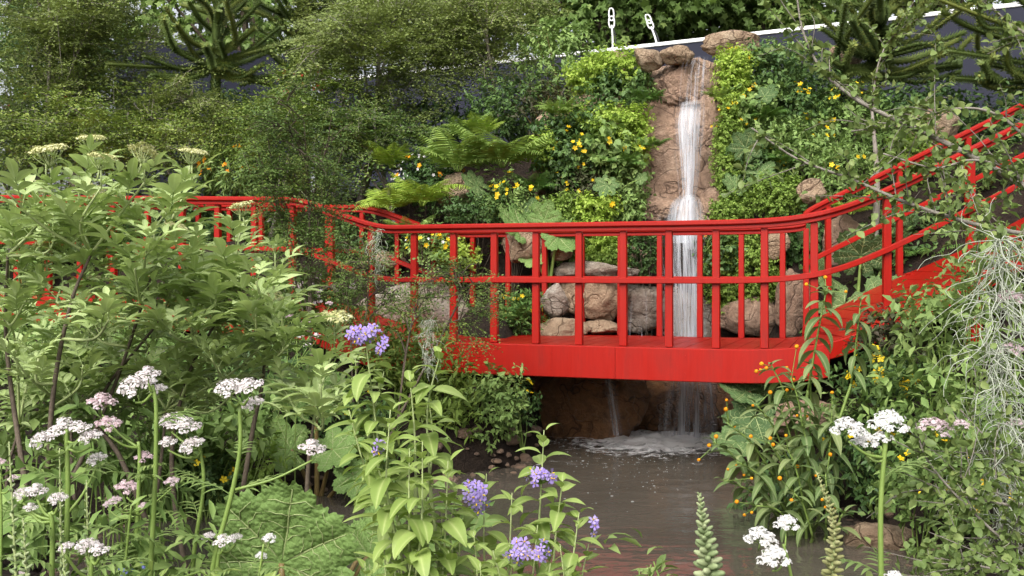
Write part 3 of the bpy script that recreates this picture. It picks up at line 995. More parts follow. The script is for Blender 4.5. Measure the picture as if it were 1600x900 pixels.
def sweep(g, ss, side, h0, h1, d0, d1, bev=0.006):
    """rectangular bar following the bridge: from height h0 to h1, from depth d0 to d1 (towards the far side)"""
    V = []
    b = bev
    prof = [(d0 + b, h0), (d1 - b, h0), (d1, h0 + b), (d1, h1 - b), (d1 - b, h1), (d0 + b, h1), (d0, h1 - b), (d0, h0 + b)]
    for s in ss:
        for d, h in prof:
            V.append(pt(s, side + d, h))
    M, k = len(ss), 8
    i, j = np.meshgrid(np.arange(M - 1), np.arange(k), indexing='ij'); j2 = (j + 1) % k
    Q = np.stack([i * k + j, (i + 1) * k + j, (i + 1) * k + j2, i * k + j2], -1).reshape(-1, 4)
    e = (M - 1) * k
    g.add(np.array(V), Q.tolist() + [(0, 1, 2, 3), (0, 3, 4, 7), (4, 5, 6, 7), (e + 3, e + 2, e + 1, e), (e + 7, e + 4, e + 3, e), (e + 7, e + 6, e + 5, e + 4)])


S_ALL = np.concatenate([np.linspace(-8.6, -4.9, 14), np.linspace(-4.8, -3.4, 22), np.linspace(-3.2, -0.8, 8), np.linspace(-0.7, 0.7, 24), np.linspace(0.85, 2.6, 8)])
for side in (0.0, WID):
    g = Geo(); sweep(g, S_ALL, side, RAIL - 0.042, RAIL, -0.045, 0.045, 0.010); part('handrail', g, 'red_paint', BR, False)
    g = Geo(); sweep(g, S_ALL, side, RAIL - 0.074, RAIL - 0.0425, -0.020, 0.020, 0.004); part('top_rail', g, 'red_paint', BR, False)
    g = Geo(); sweep(g, S_ALL, side, 0.505, 0.550, -0.032, 0.020, 0.005); part('mid_rail', g, 'red_paint', BR, False)
    for k_, (sa, sb) in enumerate(((-8.6, -6.2), (-6.197, -3.6), (-3.597, -1.62), (-1.617, 0.02), (0.023, 2.6))):
        ss = np.unique(np.concatenate([[sa, sb], S_ALL[(S_ALL > sa) & (S_ALL < sb)]]))
        g = Geo(); sweep(g, ss, side, -0.262 if k_ < 4 else -0.13, -0.002, -0.055 if side == 0 else 0.0, 0.0 if side == 0 else 0.055, 0.006); part('fascia_beam', g, 'red_paint', BR, False)
        if side == 0:
            for q in np.arange(sa + 0.12, sb - 0.05, 0.44):
                for hh in ((-0.06, -0.20) if k_ < 4 else (-0.075,)):
                    g = Geo(); c_ = pt(q, -0.0555, hh); nn_ = path(q)[1]
                    tube(g, np.array([c_, c_ - np.array([nn_[0], nn_[1], 0]) * 0.0025]), 0.008, 8); part('screw_head', g, 'red_paint', BR, False)
stations = [-0.455 - 0.372 * k for k in range(-1, 9)] + [-3.85 - 0.40 * k for k in range(12)] + [0.48, 1.13, 1.75, 2.38]
post_up = {}
for s in stations:
    for side in (0.0, WID):
        key = round(s, 3)
        g = Geo()
        a, b_ = pt(s, side, -0.12 if side == 0 else -0.002), pt(s, side, RAIL - 0.0895)
        xy, n, z = path(s)
        ang = math.atan2(n[1], n[0]) - PI / 2
        if side == 0: a = a + np.array([n[0], n[1], 0]) * 0.0281; b_ = a
        wdt = 0.062 if side == 0 else 0.052
        if side == 0: a[2] = z + 0.001
        box(g, a, wdt, 0.052, z + RAIL - 0.0755 - a[2], ang, bev=0.004, taper=0.88)
        part('post', g, 'red_paint', BR, False)
# deck boards across the bridge
s = -8.5
while s < 2.5:
    w = 0.135
    g = Geo()
    zs = []
    for ds in (0.003, w - 0.003):
        for sd_ in (0.004, WID - 0.004):
            zs.append((pt(s + ds, sd_, -0.032), pt(s + ds, sd_, -0.0005 - 0.0015 * rng.random())))
    (a0, a1), (b0, b1), (c0, c1), (d0, d1) = zs
    g.add(np.array([a0, b0, d0, c0, a1, b1, d1, c1]), [(0, 1, 2, 3), (7, 6, 5, 4), (0, 4, 5, 1), (1, 5, 6, 2), (2, 6, 7, 3), (3, 7, 4, 0)])
    part('plank', g, 'red_paint', BR, False)
    s += w
# timber legs that carry the raised ends
for s_ in (-5.0, -6.6, -8.2, 1.2, 2.3):
    for side in (0.12, WID - 0.12):
        q = pt(s_, side, -0.033); zb = gz(q[0], q[1]) - 0.05
        g = Geo(); box(g, (q[0], q[1], zb), 0.09, 0.09, max(0.1, q[2] - zb), 0.3, bev=0.006); part('support_leg', g, 'red_paint', BR, False)

# ------------------------------------------------------------------ site hoarding behind the garden
def hoarding(label, a, b, top, n, zb=2.2, rail=True):
    a, b = np.array(a, float), np.array(b, float)
    o = thing('hoarding_fence', label, 'fence', (a[0], a[1], zb))
    d = (b - a) / n; ang = math.atan2(d[1], d[0]); L = np.hypot(*d)
    for i in range(n):
        c = a + d * (i + 0.5)
        g = Geo(); box(g, (c[0], c[1], zb), L - 0.002, 0.05, top - zb, ang, bev=0.004); part('panel', g, 'navy_panel', o, False)
    if rail:
        c = (a + b) / 2
        g = Geo(); box(g, (c[0], c[1], top + 0.001), L * n, 0.09, 0.06, ang, bev=0.008); part('top_rail', g, 'white_metal', o, False)
    return o


hoarding('long navy hoarding with a white top edge behind the waterfall', ((500 - 800) * 20.6 / F, 20.6), ((1680 - 800) * 14.2 / F, 14.2), 5.10, 9)
hoarding('navy hoarding glimpsed under the spiky conifer by the pale trunk', ((180 - 800) * 19.5 / F, 19.5), ((485 - 800) * 21.5 / F, 21.5), 5.75, 4, rail=False)


def clip_stand(label, px, py_top, py_bot, D, lean):
    a = P(px, py_bot, D); t = P(px - lean, py_top, D)
    o = thing('cable_clip_stand', label, 'cable clip', a, 'cable clips on the hoarding')
    h = t[2] - a[2]
    m1 = a + (t - a) * 0.62
    g = Geo(); tube(g, spline([a, a + (t - a) * 0.3 + np.array([0.01, 0, 0]), m1], 8), 0.016, 6); part('pole', g, 'white_metal', o)
    g = Geo(); tube(g, spline([a + np.array([0.05, 0, 0]), a + (t - a) * 0.4 + np.array([0.05, 0, 0]), m1], 8), 0.009, 5); part('cable', g, 'black_cable', o)
    for k, (u0, u1, w) in enumerate(((0.55, 0.82, 0.045), (0.72, 1.0, 0.04))):
        c0, c1 = a + (t - a) * u0, a + (t - a) * u1
        th = np.linspace(0, 2 * PI, 17)
        cc, up = (c0 + c1) / 2, (c1 - c0) / 2
        pts = [cc + up * math.sin(x) * (1 if True else 1) + np.array([w, 0, 0]) * math.copysign(abs(math.cos(x)) ** 0.6, math.cos(x)) for x in th]
        g = Geo(); tube(g, pts, 0.013, 6, cap=False); part('link', g, 'white_metal', o)


clip_stand('upright white cable clip on the hoarding top, left of two', 957, 13, 82, 17.6, 2)
clip_stand('leaning white cable clip on the hoarding top, nearer the spill lip', 1027, 23, 72, 17.2, 16)
# ------------------------------------------------------------------ plant builders
Z1 = np.array([0, 0, 1.0])


def lobes(d, k=9, seed=None, amp=0.35):
    r = np.random.default_rng(seed)
    L = unit(r.normal(size=(k, 3)))
    m = np.clip((d @ L.T), 0, 1) ** 3
    return 1 - amp + amp * 1.25 * m.max(1)


def blob_leaves(g, c, r, n, leaf, size, up=0.5, droop=0.1, shell=0.45, cl=9, seed=1, clen=3.0, normal_up=0.8, spread=0.9, lobe=0.35):
    """leaves in little twig clusters spread through a lumpy ellipsoid; returns cluster centres and twig directions"""
    nc = max(4, int(n / cl))
    d = rdirs(nc)
    rad = (rng.uniform(shell ** 3, 1, nc)) ** (1 / 3.0) * lobes(d, 9, seed, lobe)
    cc = c + d * np.array(r) * rad[:, None]
    tw = unit(d * np.array([1, 1, 0.7]) + Z1 * up + rng.normal(size=(nc, 3)) * 0.35)
    idx = np.repeat(np.arange(nc), cl)
    N = len(idx)
    t = tw[idx]
    rp = rng.normal(size=(N, 3)); rp = unit(rp - (rp * t).sum(1, keepdims=True) * t)
    along = rng.uniform(-0.5, 0.6, N) * clen * size
    pos = cc[idx] + t * along[:, None]
    x = unit(t * 0.55 + rp * spread - Z1 * droop + rng.normal(size=(N, 3)) * 0.15)
    nn = Z1 * normal_up + d[idx] * 0.35 + rng.normal(size=(N, 3)) * 0.45 + t * 0.3
    s = size * rng.uniform(0.65, 1.2, N)
    rnd = np.clip(rng.random(nc)[idx] * 0.55 + rng.random(N) * 0.45, 0, 0.999)
    g.inst(LEAF[leaf], pos, x, nn, s, rnd)
    return cc, tw


def stems_to(g, base, tips, r0=0.02, r1=0.004, sides=5, jitter=0.06, n=6):
    for t in tips:
        mid = base * 0.5 + t * 0.5 + rng.normal(size=3) * jitter + np.array([0, 0, 0.06])
        tube(g, spline([base + rng.normal(size=3) * r0 * 1.5 * np.array([1, 1, 0]), mid, t], n), np.linspace(r0, r1, len(spline([base, mid, t], n))), sides, cap=False)


FL = {'flower5': flower_t(5, 0.8, 0.3), 'flower4': flower_t(4, 0.85, 0.2), 'star5': flower_t(5, 0.5, 0.15)}


def blossoms(root, c, r, n, size, mat, seed, per=1, name='blossom', upper=True):
    """small flowers on the outside of a plant"""
    g = Geo()
    d = rdirs(n); d[:, 2] = np.abs(d[:, 2]) if upper else d[:, 2]
    d[:, 1] = np.where(rng.random(n) < 0.75, -np.abs(d[:, 1]), d[:, 1])
    p = c + d * np.array(r) * (lobes(d, 9, seed, 0.3) * 1.02)[:, None]
    p = np.repeat(p, per, 0) + rng.normal(size=(n * per, 3)) * size * (1.0 if per > 1 else 0)
    dd = np.repeat(d, per, 0) + rng.normal(size=(n * per, 3)) * 0.4 + np.array([0, -0.3, 0.2])
    g.inst(FL['flower5'], p, np.cross(dd, rdirs(len(p))), dd, size * rng.uniform(0.7, 1.15, len(p)))
    part(name, g, mat, root)


def shrub(name, label, cat, px, py, D, rx, ry, leaf='oval', size=0.06, mat='mid_leaf', cov=3.5, dep=0.8, stem='bark', fl=None, up=0.5, droop=0.1, shell=0.4, cl=9, base=None, group=None, lobe=0.35, nup=0.8, nst=9, fl2=None):
    c = P(px, py, D); k = D / F
    r = (rx * k, rx * k * dep, ry * k)
    asp = {'oval': .5, 'oval2': .6, 'lance': .24, 'heart': .7, 'round': .8, 'small': .35, 'narrow': .16, 'plane': .6, 'grass': .03}[leaf]
    n = int(1.5 * cov * PI * r[0] * r[2] / (size * size * asp * 0.75))
    b = np.array([c[0], c[1] + r[1] * 0.2, min(gz(c[0], c[1]), c[2] - r[2] * 0.6)]) if base is None else np.asarray(base, float)
    root = thing(name, label, cat, b, group)
    seed = int(px * 7 + py * 13) % 9973
    g = Geo(); cc, tw = blob_leaves(g, c, r, n, leaf, size, up, droop, shell, cl, seed, lobe=lobe, normal_up=nup)
    part('crown', g, mat, root)
    sel = cc[rng.permutation(len(cc))[:nst]]
    g = Geo(); stems_to(g, b, sel, max(0.006, 0.02 * r[2]), 0.0025)
    part('stems', g, stem, root)
    for f in (fl, fl2):
        if f: blossoms(root, c, r, f[1], f[2], f[0], seed, f[3] if len(f) > 3 else 1)
    return root


def beech(name, label, cat, base, crown, rpx, D, size=0.34, n=420, mat='beech_leaf', dep=0.9, lean=(0, 0), limbs=9, bark='bark_grey', trunk_r=0.035, group=None, tilt=0.25, shell=0.25, trunk_top=0.85):
    """small-leaved southern beech: trunk, limbs and flat layered sprays; base/crown as pixel + depth"""
    b = np.array(base, float) if len(base) == 3 and not isinstance(base[0], str) else None
    c = P(crown[0], crown[1], D); k = D / F
    r = np.array([rpx[0] * k, rpx[0] * k * dep, rpx[1] * k])
    b = P(base[0], base[1], base[2])
    b[2] = gz(b[0], b[1]) - 0.03
    root = thing(name, label, cat, b, group)
    top = c + np.array([lean[0] * k, 0, r[2] * trunk_top])
    tr = spline([b, b * 0.6 + c * 0.4 + rng.normal(size=3) * 0.06, c + rng.normal(size=3) * 0.05, top], 16)
    g = Geo(); tube(g, tr, np.linspace(trunk_r, trunk_r * 0.25, len(tr)), 7)
    part('trunk', g, bark, root)
    # limbs
    gb = Geo(); nodes, dirs = [], []
    for i in range(limbs):
        j = int(len(tr) * rng.uniform(0.3, 0.95)); s = tr[min(j, len(tr) - 1)]
        d = rdirs(1)[0]; d[2] = abs(d[2]) * 0.6 + 0.05
        e = c + unit(d) * r * rng.uniform(0.75, 1.0)
        if e[2] < s[2] - 0.25 * r[2]: e[2] = s[2] + 0.1 * r[2]
        m = (s + e) / 2 + np.array([0, 0, 0.12 * r[2]]) + rng.normal(size=3) * 0.05
        L = spline([s, m, e], 10)
        tube(gb, L, np.linspace(trunk_r * 0.4, 0.003, len(L)), 5, cap=False)
        for q in range(3, len(L)):
            nodes.append(L[q]); dirs.append(unit(L[q] - L[q - 1]))
        for q in range(4):
            jj = rng.integers(2, len(L) - 1); s2 = L[jj]
            d2 = unit(unit(L[jj] - L[jj - 1]) + rng.normal(size=3) * np.array([0.8, 0.8, 0.35]))
            e2 = s2 + d2 * r.mean() * rng.uniform(0.3, 0.6)
            L2 = spline([s2, (s2 + e2) / 2 + np.array([0, 0, 0.03]), e2], 6)
            tube(gb, L2, np.linspace(0.006, 0.002, len(L2)), 4, cap=False)
            for q2 in range(1, len(L2)):
                nodes.append(L2[q2]); dirs.append(d2)
    part('limbs', gb, bark, root)
    nodes, dirs = np.array(nodes), np.array(dirs)
    m = int(n * 0.55)
    id_ = rng.integers(0, len(nodes), m)
    p1 = nodes[id_] + rng.normal(size=(m, 3)) * 0.05
    d1 = dirs[id_]
    d = rdirs(n - m)
    rad = rng.uniform(shell ** 3, 1, n - m) ** (1 / 3.0) * lobes(d, 12, int(px_hash(label)), 0.4)
    p2 = c + d * r * rad[:, None] * 0.95
    pos = np.concatenate([p1, p2]); dd = np.concatenate([d1, d])
    x = unit(dd * np.array([1, 1, 0.25]) + rng.normal(size=(n, 3)) * np.array([0.55, 0.55, 0.2]) + np.array([0, 0, -0.05]))
    nn = Z1 + rng.normal(size=(n, 3)) * tilt + np.array([0, -0.25, 0])
    s = size * rng.uniform(0.6, 1.2, n)
    gl = Geo(); add_sprays(gl, pos - x * s[:, None] * 0.35, x, nn, s)
    part('crown', gl, mat, root)
    gt = Geo()
    tw = np.array([(0, -.006, 0), (0, .006, 0), (0.5, 0.004, -.03), (.5, -.004, -.03), (1, 0.001, -.12), (1, -.001, -.12), ])
    gt.inst((tw, np.array([(0, 3, 2, 1), (3, 5, 4, 2)]), np.zeros((0, 3), int), np.zeros(6)), pos - x * s[:, None] * 0.35, x, nn, s)
    part('twigs', gt, bark, root, kind='stuff')
    return root


def px_hash(t):
    return sum(ord(ch) * (i + 1) for i, ch in enumerate(t)) % 9973


# ------------------------------------------------------------------ trees beyond the hoarding
def plane_tree(label, px, py, D, rx, ry, n, leafsize=0.2, mat='plane_leaf', shell=0.35):
    c = P(px, py, D); k = D / F; r = np.array([rx * k, rx * k * 0.7, ry * k])
    b = np.array([c[0], c[1], gz(c[0], c[1])])
    root = thing('plane_tree', label, 'tree', b, 'tall trees beyond the hoarding')
    g = Geo(); tr = spline([b, b * 0.5 + c * 0.5, c + np.array([0, 0, r[2] * 0.6])], 10); tube(g, tr, np.linspace(0.28, 0.06, len(tr)), 8)
    part('trunk', g, 'bark', root)
    gb = Geo()
    g = Geo(); cc, tw = blob_leaves(g, c, r, n, 'plane', leafsize, 0.15, 0.45, shell, 10, px_hash(label), 3.5, 0.65, lobe=0.45)
    for e in cc[rng.permutation(len(cc))[:26]]:
        s = tr[rng.integers(3, len(tr))]
        L = spline([s, (s + e) / 2 + np.array([0, 0, 0.3]), e], 8); tube(gb, L, np.linspace(0.09, 0.012, len(L)), 5, cap=False)
    part('limbs', gb, 'bark', root)
    part('crown', g, mat, root)


plane_tree('tall leafy tree directly behind the waterfall and the cable clips', 985, -10, 25, 180, 130, 9000)
plane_tree('leafy tree behind the hoarding right of the waterfall top', 1190, -20, 26, 170, 130, 9000)
plane_tree('leafy tree behind the layered small-leaved tree at upper middle', 700, -30, 27, 190, 150, 6000)
plane_tree('leafy tree at the top edge behind the pair of spiky conifers', 400, -10, 28, 210, 180, 7000)
plane_tree('leafy tree at the top corner behind the leftmost beech', 120, -30, 28, 210, 230, 6000)
plane_tree('leafy tree at the top edge behind the right spiky conifers', 1450, -60, 27, 180, 130, 5000)


# ------------------------------------------------------------------ monkey puzzle trees
def spiky_branch(name, root, pts, r0=0.030, r1=0.020, spike=0.05, dens=260):
    L = spline(pts, 18)
    M = len(L); rad = np.linspace(r0, r1, M)
    seg = np.linalg.norm(np.diff(L, axis=0), axis=1); tot = seg.sum()
    g = Geo(); tube(g, L, rad * 0.8, 6)
    n = int(tot * dens)
    u = np.linspace(0.0, 1, n) ** 0.95 * (M - 1.001)
    i = u.astype(int); f = (u - i)[:, None]
    p = L[i] * (1 - f) + L[np.minimum(i + 1, M - 1)] * f
    t = unit(np.gradient(L, axis=0))[i]
    ref = unit(np.cross(t, np.array([0.3, 0.2, 1.0]))); w = np.cross(t, ref)
    a = np.arange(n) * 2.39996
    o = ref * np.cos(a)[:, None] + w * np.sin(a)[:, None]
    rr = rad[i][:, None]
    V = np.array([(0, -0.28, 0), (0, 0.28, 0), (0.55, 0.17, 0.03), (0.55, -.17, 0.03), (1, 0, 0.12)])
    g.inst((V, np.array([(0, 3, 2, 1)]), np.array([(3, 4, 2)]), np.zeros(5)), p + o * rr * 0.7, t * 0.75 + o * 0.75, o * 0.8 - t * 0.7, spike * rng.uniform(0.8, 1.15, n), 0.15 + 0.35 * rng.random(n) + 0.5 * (u / M) ** 6)
    return part(name, g, 'puzzle_leaf', root)


def puzzle_tree(label, tb, tt, D, arms, trunk_r=0.09):
    b, t = P(tb[0], tb[1], D), P(tt[0], tt[1], D)
    b = np.array([b[0], b[1], gz(b[0], b[1])])
    root = thing('monkey_puzzle_tree', label, 'tree', b, 'spiky conifers at the back of the garden')
    spiky_branch('trunk', root, [b, (b + t) / 2, t], trunk_r, trunk_r * 0.6, 0.05, 420)
    for pts in arms:
        q = [P(x, y, D + dz) for x, y, dz in pts]
        spiky_branch('branch', root, q)
        off = [np.zeros(3)] + [rng.normal(size=3) * np.array([0.10, 0.25, 0.10]) * (i + 1) for i in range(len(q) - 1)]
        spiky_branch('branch', root, [a_ + b_ for a_, b_ in zip(q, off)])


puzzle_tree('spiky monkey puzzle tree with bare lower trunk, left of the pair', (325, 190), (352, -160), 13.0, [
    [(330, 105, 0), (295, 90, -.3), (258, 66, -.4)], [(330, 105, 0), (285, 108, -.2), (225, 88, -.5)], [(332, 100, 0), (380, 86, -.4), (438, 42, -.6)],
    [(332, 100, 0), (376, 98, .3), (420, 80, .5)], [(336, 82, 0), (368, 68, -.5), (398, 44, -.6)], [(336, 80, 0), (300, 66, -.3), (276, 38, -.5)],
    [(340, 55, 0), (372, 38, -.3), (408, 2, -.4)], [(340, 55, 0), (312, 30, -.4), (296, 4, -.5)], [(344, 30, 0), (376, 10, -.3), (402, -30, -.4)], [(344, 30, 0), (320, 10, .3), (300, -28, .4)],
    [(330, 110, 0), (372, 122, -.5), (412, 100, -.6)], [(328, 112, 0), (286, 124, -.4), (244, 118, -.5)], [(338, 60, 0), (345, 40, -.6), (346, 10, -.8)], [(330, 104, 0), (330, 96, -.7), (320, 70, -1.0)], [(346, 5, 0), (380, -20, .2), (410, -60, .3)], [(346, 5, 0), (310, -20, .2), (280, -60, .3)]])
puzzle_tree('spiky monkey puzzle tree further back, right of the pair', (474, 170), (466, -160), 14.0, [
    [(472, 118, 0), (440, 100, -.3), (402, 62, -.5)], [(472, 118, 0), (430, 118, -.2), (372, 124, -.4)], [(472, 115, 0), (500, 108, -.3), (516, 92, -.4)], [(470, 90, 0), (445, 70, -.3), (432, 36, -.4)],
    [(468, 60, 0), (436, 40, .2), (404, 8, .3)], [(468, 40, 0), (500, 20, -.3), (534, 14, -.5)], [(468, 40, 0), (440, 10, -.4), (424, -30, -.5)], [(467, 10, 0), (500, -20, -.2), (520, -60, -.3)], [(472, 120, 0), (460, 104, -.6), (448, 66, -.8)], [(468, 30, 0), (430, 18, -.2), (400, 4, -.5)]], 0.07)
puzzle_tree('spiky monkey puzzle tree on the hill right of the waterfall', (1366, 190), (1376, -200), 12.0, [
    [(1368, 92, 0), (1320, 60, -.3), (1268, 12, -.4)], [(1368, 95, 0), (1330, 76, -.4), (1284, 44, -.5)], [(1370, 80, 0), (1345, 40, -.3), (1322, 0, -.4)], [(1372, 60, 0), (1350, 20, -.3), (1336, -25, -.4)],
    [(1372, 60, 0), (1395, 40, -.4), (1428, 16, -.5)], [(1372, 72, 0), (1430, 60, -.2), (1490, 6, -.3)], [(1370, 92, 0), (1440, 74, -.4), (1508, 50, -.5)], [(1370, 98, 0), (1432, 90, .3), (1500, 60, .4)], [(1374, 40, 0), (1376, 20, -.6), (1374, -10, -.8)],
    [(1374, 30, 0), (1400, 0, -.3), (1424, -40, -.4)], [(1368, 104, 0), (1315, 104, -.4), (1268, 62, -.5)], [(1368, 120, 0), (1420, 118, -.4), (1478, 78, -.6)], [(1368, 122, 0), (1440, 128, -.3), (1500, 112, -.4)], [(1368, 118, 0), (1330, 130, -.5), (1288, 112, -.6)], [(1376, 0, 0), (1340, -30, .2), (1310, -70, .3)], [(1374, 50, 0), (1360, 20, -.5), (1362, -14, -.7)], [(1370, 96, 0), (1400, 60, -.6), (1420, 40, -.9)], [(1370, 90, 0), (1350, 66, -.6), (1330, 30, -.9)]], 0.08)
puzzle_tree('spiky monkey puzzle tree reaching in from the right picture edge', (1690, 190), (1690, -200), 11.2, [
    [(1688, 70, 0), (1590, 64, -.3), (1520, 44, -.4), (1472, 18, -.4)], [(1600, 62, -.3), (1570, 46, -.5), (1540, 42, -.6), (1524, 16, -.6)], [(1688, 130, 0), (1580, 128, -.2), (1490, 122, -.4)], [(1620, 130, -.1), (1580, 110, -.4), (1572, 78, -.5)],
    [(1688, 110, 0), (1600, 110, -.2), (1530, 96, -.3)], [(1688, 140, 0), (1600, 146, .2), (1545, 130, .3)], [(1688, 40, 0), (1620, 20, -.2), (1575, -20, -.3)], [(1560, 124, -.3), (1545, 116, -.5), (1535, 98, -.6)]], 0.1)

# ------------------------------------------------------------------ small-leaved beeches
BE = 'small-leaved beech trees'
beech('beech_tree', 'airy olive beech filling the upper left corner behind the elder', 'tree', (40, 300, 12.6), (70, 90), (150, 190), 12.6, 0.46, 1000, 'beech_olive', group=BE, limbs=12)
beech('beech_tree', 'olive beech with brown forked stems left of the spiky conifers', 'tree', (130, 300, 13.0), (150, 120), (110, 180), 13.0, 0.46, 850, 'beech_olive', group=BE, limbs=12)
beech('beech_tree', 'low spreading beech above the left handrail behind the elder flowers', 'tree', (250, 320, 12.4), (200, 235), (190, 70), 12.3, 0.44, 950, 'beech_leaf', group=BE, limbs=10)
beech('beech_tree', 'pale trunked beech below the left spiky conifer', 'tree', (288, 330, 12.6), (300, 200), (110, 70), 12.8, 0.42, 480, 'beech_olive', group=BE, bark='bark_pale', trunk_r=0.06)
beech('beech_tree', 'dark green beech growing in front of the left railing', 'tree', (505, 640, 8.2), (475, 330), (95, 165), 8.2, 0.27, 620, 'beech_dark', group=BE, bark='bark', limbs=14, trunk_r=0.02)
beech('beech_tree', 'blue green beech behind the bend of the left handrail', 'tree', (420, 380, 11.8), (455, 225), (110, 95), 11.8, 0.42, 800, 'beech_leaf', group=BE)
beech('beech_tree', 'layered olive beech before the hoarding at upper middle', 'tree', (560, 300, 12.2), (590, 110), (135, 130), 12.2, 0.46, 1100, 'beech_olive', group=BE, limbs=13, trunk_r=0.05)
beech('beech_tree', 'slim straight stemmed beech between hoarding and green wall', 'tree', (770, 240, 12.8), (765, 60), (110, 100), 12.8, 0.46, 800, 'beech_olive', group=BE, bark='bark_pale', trunk_r=0.03, trunk_top=1.2)
beech('beech_tree', 'dense beech crown at the top edge right of the spiky pair', 'tree', (520, 250, 14.0), (560, 20), (100, 80), 14.0, 0.5, 600, 'beech_olive', group=BE)
beech('beech_tree', 'feathery beech veiling the white hoarding edge at upper middle', 'tree', (668, 260, 13.4), (672, 95), (95, 75), 13.4, 0.44, 420, 'beech_olive', group=BE)
beech('beech_tree', 'low dark beech under the hoarding beside the ferns', 'tree', (620, 300, 11.6), (585, 215), (110, 60), 11.6, 0.42, 700, 'beech_dark', group=BE)
beech('beech_tree', 'beech sprig arching in front of the deck and railing posts', 'tree', (560, 700, 7.7), (715, 480), (85, 80), 7.7, 0.25, 170, 'beech_dark', group=BE, bark='bark', limbs=9, trunk_r=0.013, trunk_top=0.3)
beech('beech_tree', 'thin beech standing before the sloping left handrail', 'tree', (560, 690, 8.0), (570, 470), (60, 90), 8.0, 0.25, 170, 'beech_dark', group=BE, bark='bark', limbs=9, trunk_r=0.013)
beech('beech_tree', 'light green beech at the left edge above the handrail', 'tree', (10, 330, 12.4), (20, 230), (70, 70), 12.4, 0.4, 400, 'beech_bright', group=BE)

# ------------------------------------------------------------------ background and hillside shrubs
shrub('tall_shrub', 'tall shrub with pinkish stems beside the top of the green wall', 'shrub', 885, 105, 12.3, 70, 85, 'oval', 0.065, 'mid_leaf', 3.0, stem='stem_red', nst=22)
shrub('tall_shrub', 'shrub with reddish leaf tips leaning on the rust coloured rock', 'shrub', 850, 170, 11.8, 52, 48, 'oval', 0.05, 'purple_leaf', 1.6, stem='stem_red', nst=16)
shrub('dark_shrub', 'dark glossy shrub below the hoarding between trunk and green wall', 'shrub', 800, 175, 12.2, 80, 62, 'oval', 0.055, 'dark_leaf', 3.6)
shrub('dark_shrub', 'dark shrub in the gap behind the layered beech trunk', 'shrub', 690, 195, 12.8, 70, 50, 'oval', 0.06, 'dark_leaf', 3.4)
shrub('dark_shrub', 'dark shrub with bright red flowers under the right of the spiky pair', 'shrub', 470, 150, 13.2, 50, 40, 'oval', 0.06, 'dark_leaf', 3.2, fl=('red_petal', 12, 0.035))
shrub('flowering_shrub', 'green shrub with orange flowers above the left handrail', 'shrub', 385, 275, 12.0, 75, 50, 'lance', 0.10, 'mid_leaf', 3.6, fl=('orange_petal', 12, 0.026, 3))
shrub('flowering_shrub', 'shrub dotted red and blue behind the airy olive beech', 'shrub', 70, 205, 12.9, 90, 60, 'oval', 0.06, 'mid_leaf', 3.0, fl=('red_petal', 12, 0.035), fl2=('blue_petal', 30, 0.025))
shrub('dark_shrub', 'dark hedge-like shrub behind the left railing posts', 'shrub', 330, 350, 12.3, 150, 55, 'oval', 0.06, 'dark_leaf', 3.4)
shrub('dark_shrub', 'dark shrub filling the shade behind the far left handrail', 'shrub', 60, 350, 12.7, 160, 60, 'oval', 0.06, 'mid_leaf', 3.4)
shrub('dark_shrub', 'shaded shrub behind the hillside at the left picture edge', 'shrub', 40, 140, 14.5, 190, 150, 'oval', 0.09, 'dark_leaf', 2.8)
shrub('dark_shrub', 'shaded shrub under the bare trunk of the left spiky conifer', 'shrub', 330, 180, 14.0, 130, 50, 'oval', 0.08, 'dark_leaf', 3.0)
shrub('flowering_shrub', 'dark shrub sprinkled with white and orange flowers left of the large ferns', 'shrub', 668, 285, 11.3, 60, 45, 'oval', 0.05, 'dark_leaf', 3.4, fl=('pure_petal', 34, 0.018), fl2=('orange_petal', 7, 0.026, 2))
shrub('groundcover_shrub', 'low dark shrub under the smooth orange brown boulder', 'shrub', 745, 330, 10.7, 70, 26, 'oval', 0.04, 'dark_leaf', 3.4)
shrub('flowering_shrub', 'low shrub with yellow flowers above the middle of the handrail', 'shrub', 800, 315, 10.7, 52, 42, 'oval', 0.045, 'mid_leaf', 3.0, fl=('yellow_petal', 9, 0.026, 2))
shrub('flowering_shrub', 'low shrub with yellow and white flowers seen through the left railing', 'shrub', 680, 385, 10.55, 54, 30, 'oval', 0.045, 'mid_leaf', 3.2, fl=('yellow_petal', 9, 0.026, 3), fl2=('pure_petal', 16, 0.016))
shrub('lime_shrub', 'lime green low shrub behind the railing beside the sprig', 'shrub', 715, 400, 10.5, 36, 24, 'small', 0.04, 'lime_leaf', 3.0)
shrub('groundcover_shrub', 'low green mound on the deck side below the grey slab', 'shrub', 715, 530, 10.2, 90, 14, 'small', 0.03, 'moss_leaf', 3.0)
shrub('flowering_shrub', 'small fern and yellow flowers behind the middle left posts', 'shrub', 812, 492, 10.2, 34, 44, 'narrow', 0.06, 'fern_dark', 3.0, fl=('yellow_petal', 6, 0.024, 2))
shrub('dark_shrub', 'rounded box-like shrub behind the railing left of the fall', 'shrub', 1000, 395, 10.5, 38, 42, 'round', 0.026, 'dark_leaf', 3.6)
shrub('dark_shrub', 'shaded shrub behind the railing between grey slab and green wall', 'shrub', 560, 380, 11.2, 70, 40, 'oval', 0.05, 'dark_leaf', 3.2)

shrub('leafy_shrub', 'leafy shrub low behind the far left railing', 'shrub', 60, 430, 12.6, 150, 70, 'oval', 0.08, 'mid_leaf', 2.6)
shrub('leafy_shrub', 'leafy shrub behind the railing under the pale beech trunk', 'shrub', 260, 425, 12.3, 130, 66, 'oval', 0.08, 'mid_leaf', 2.6)
shrub('leafy_shrub', 'feathery shrub behind the railing left of the slope', 'shrub', 430, 410, 11.9, 90, 66, 'narrow', 0.10, 'beech_leaf', 2.8, fl=('pink_petal', 10, 0.02, 3))
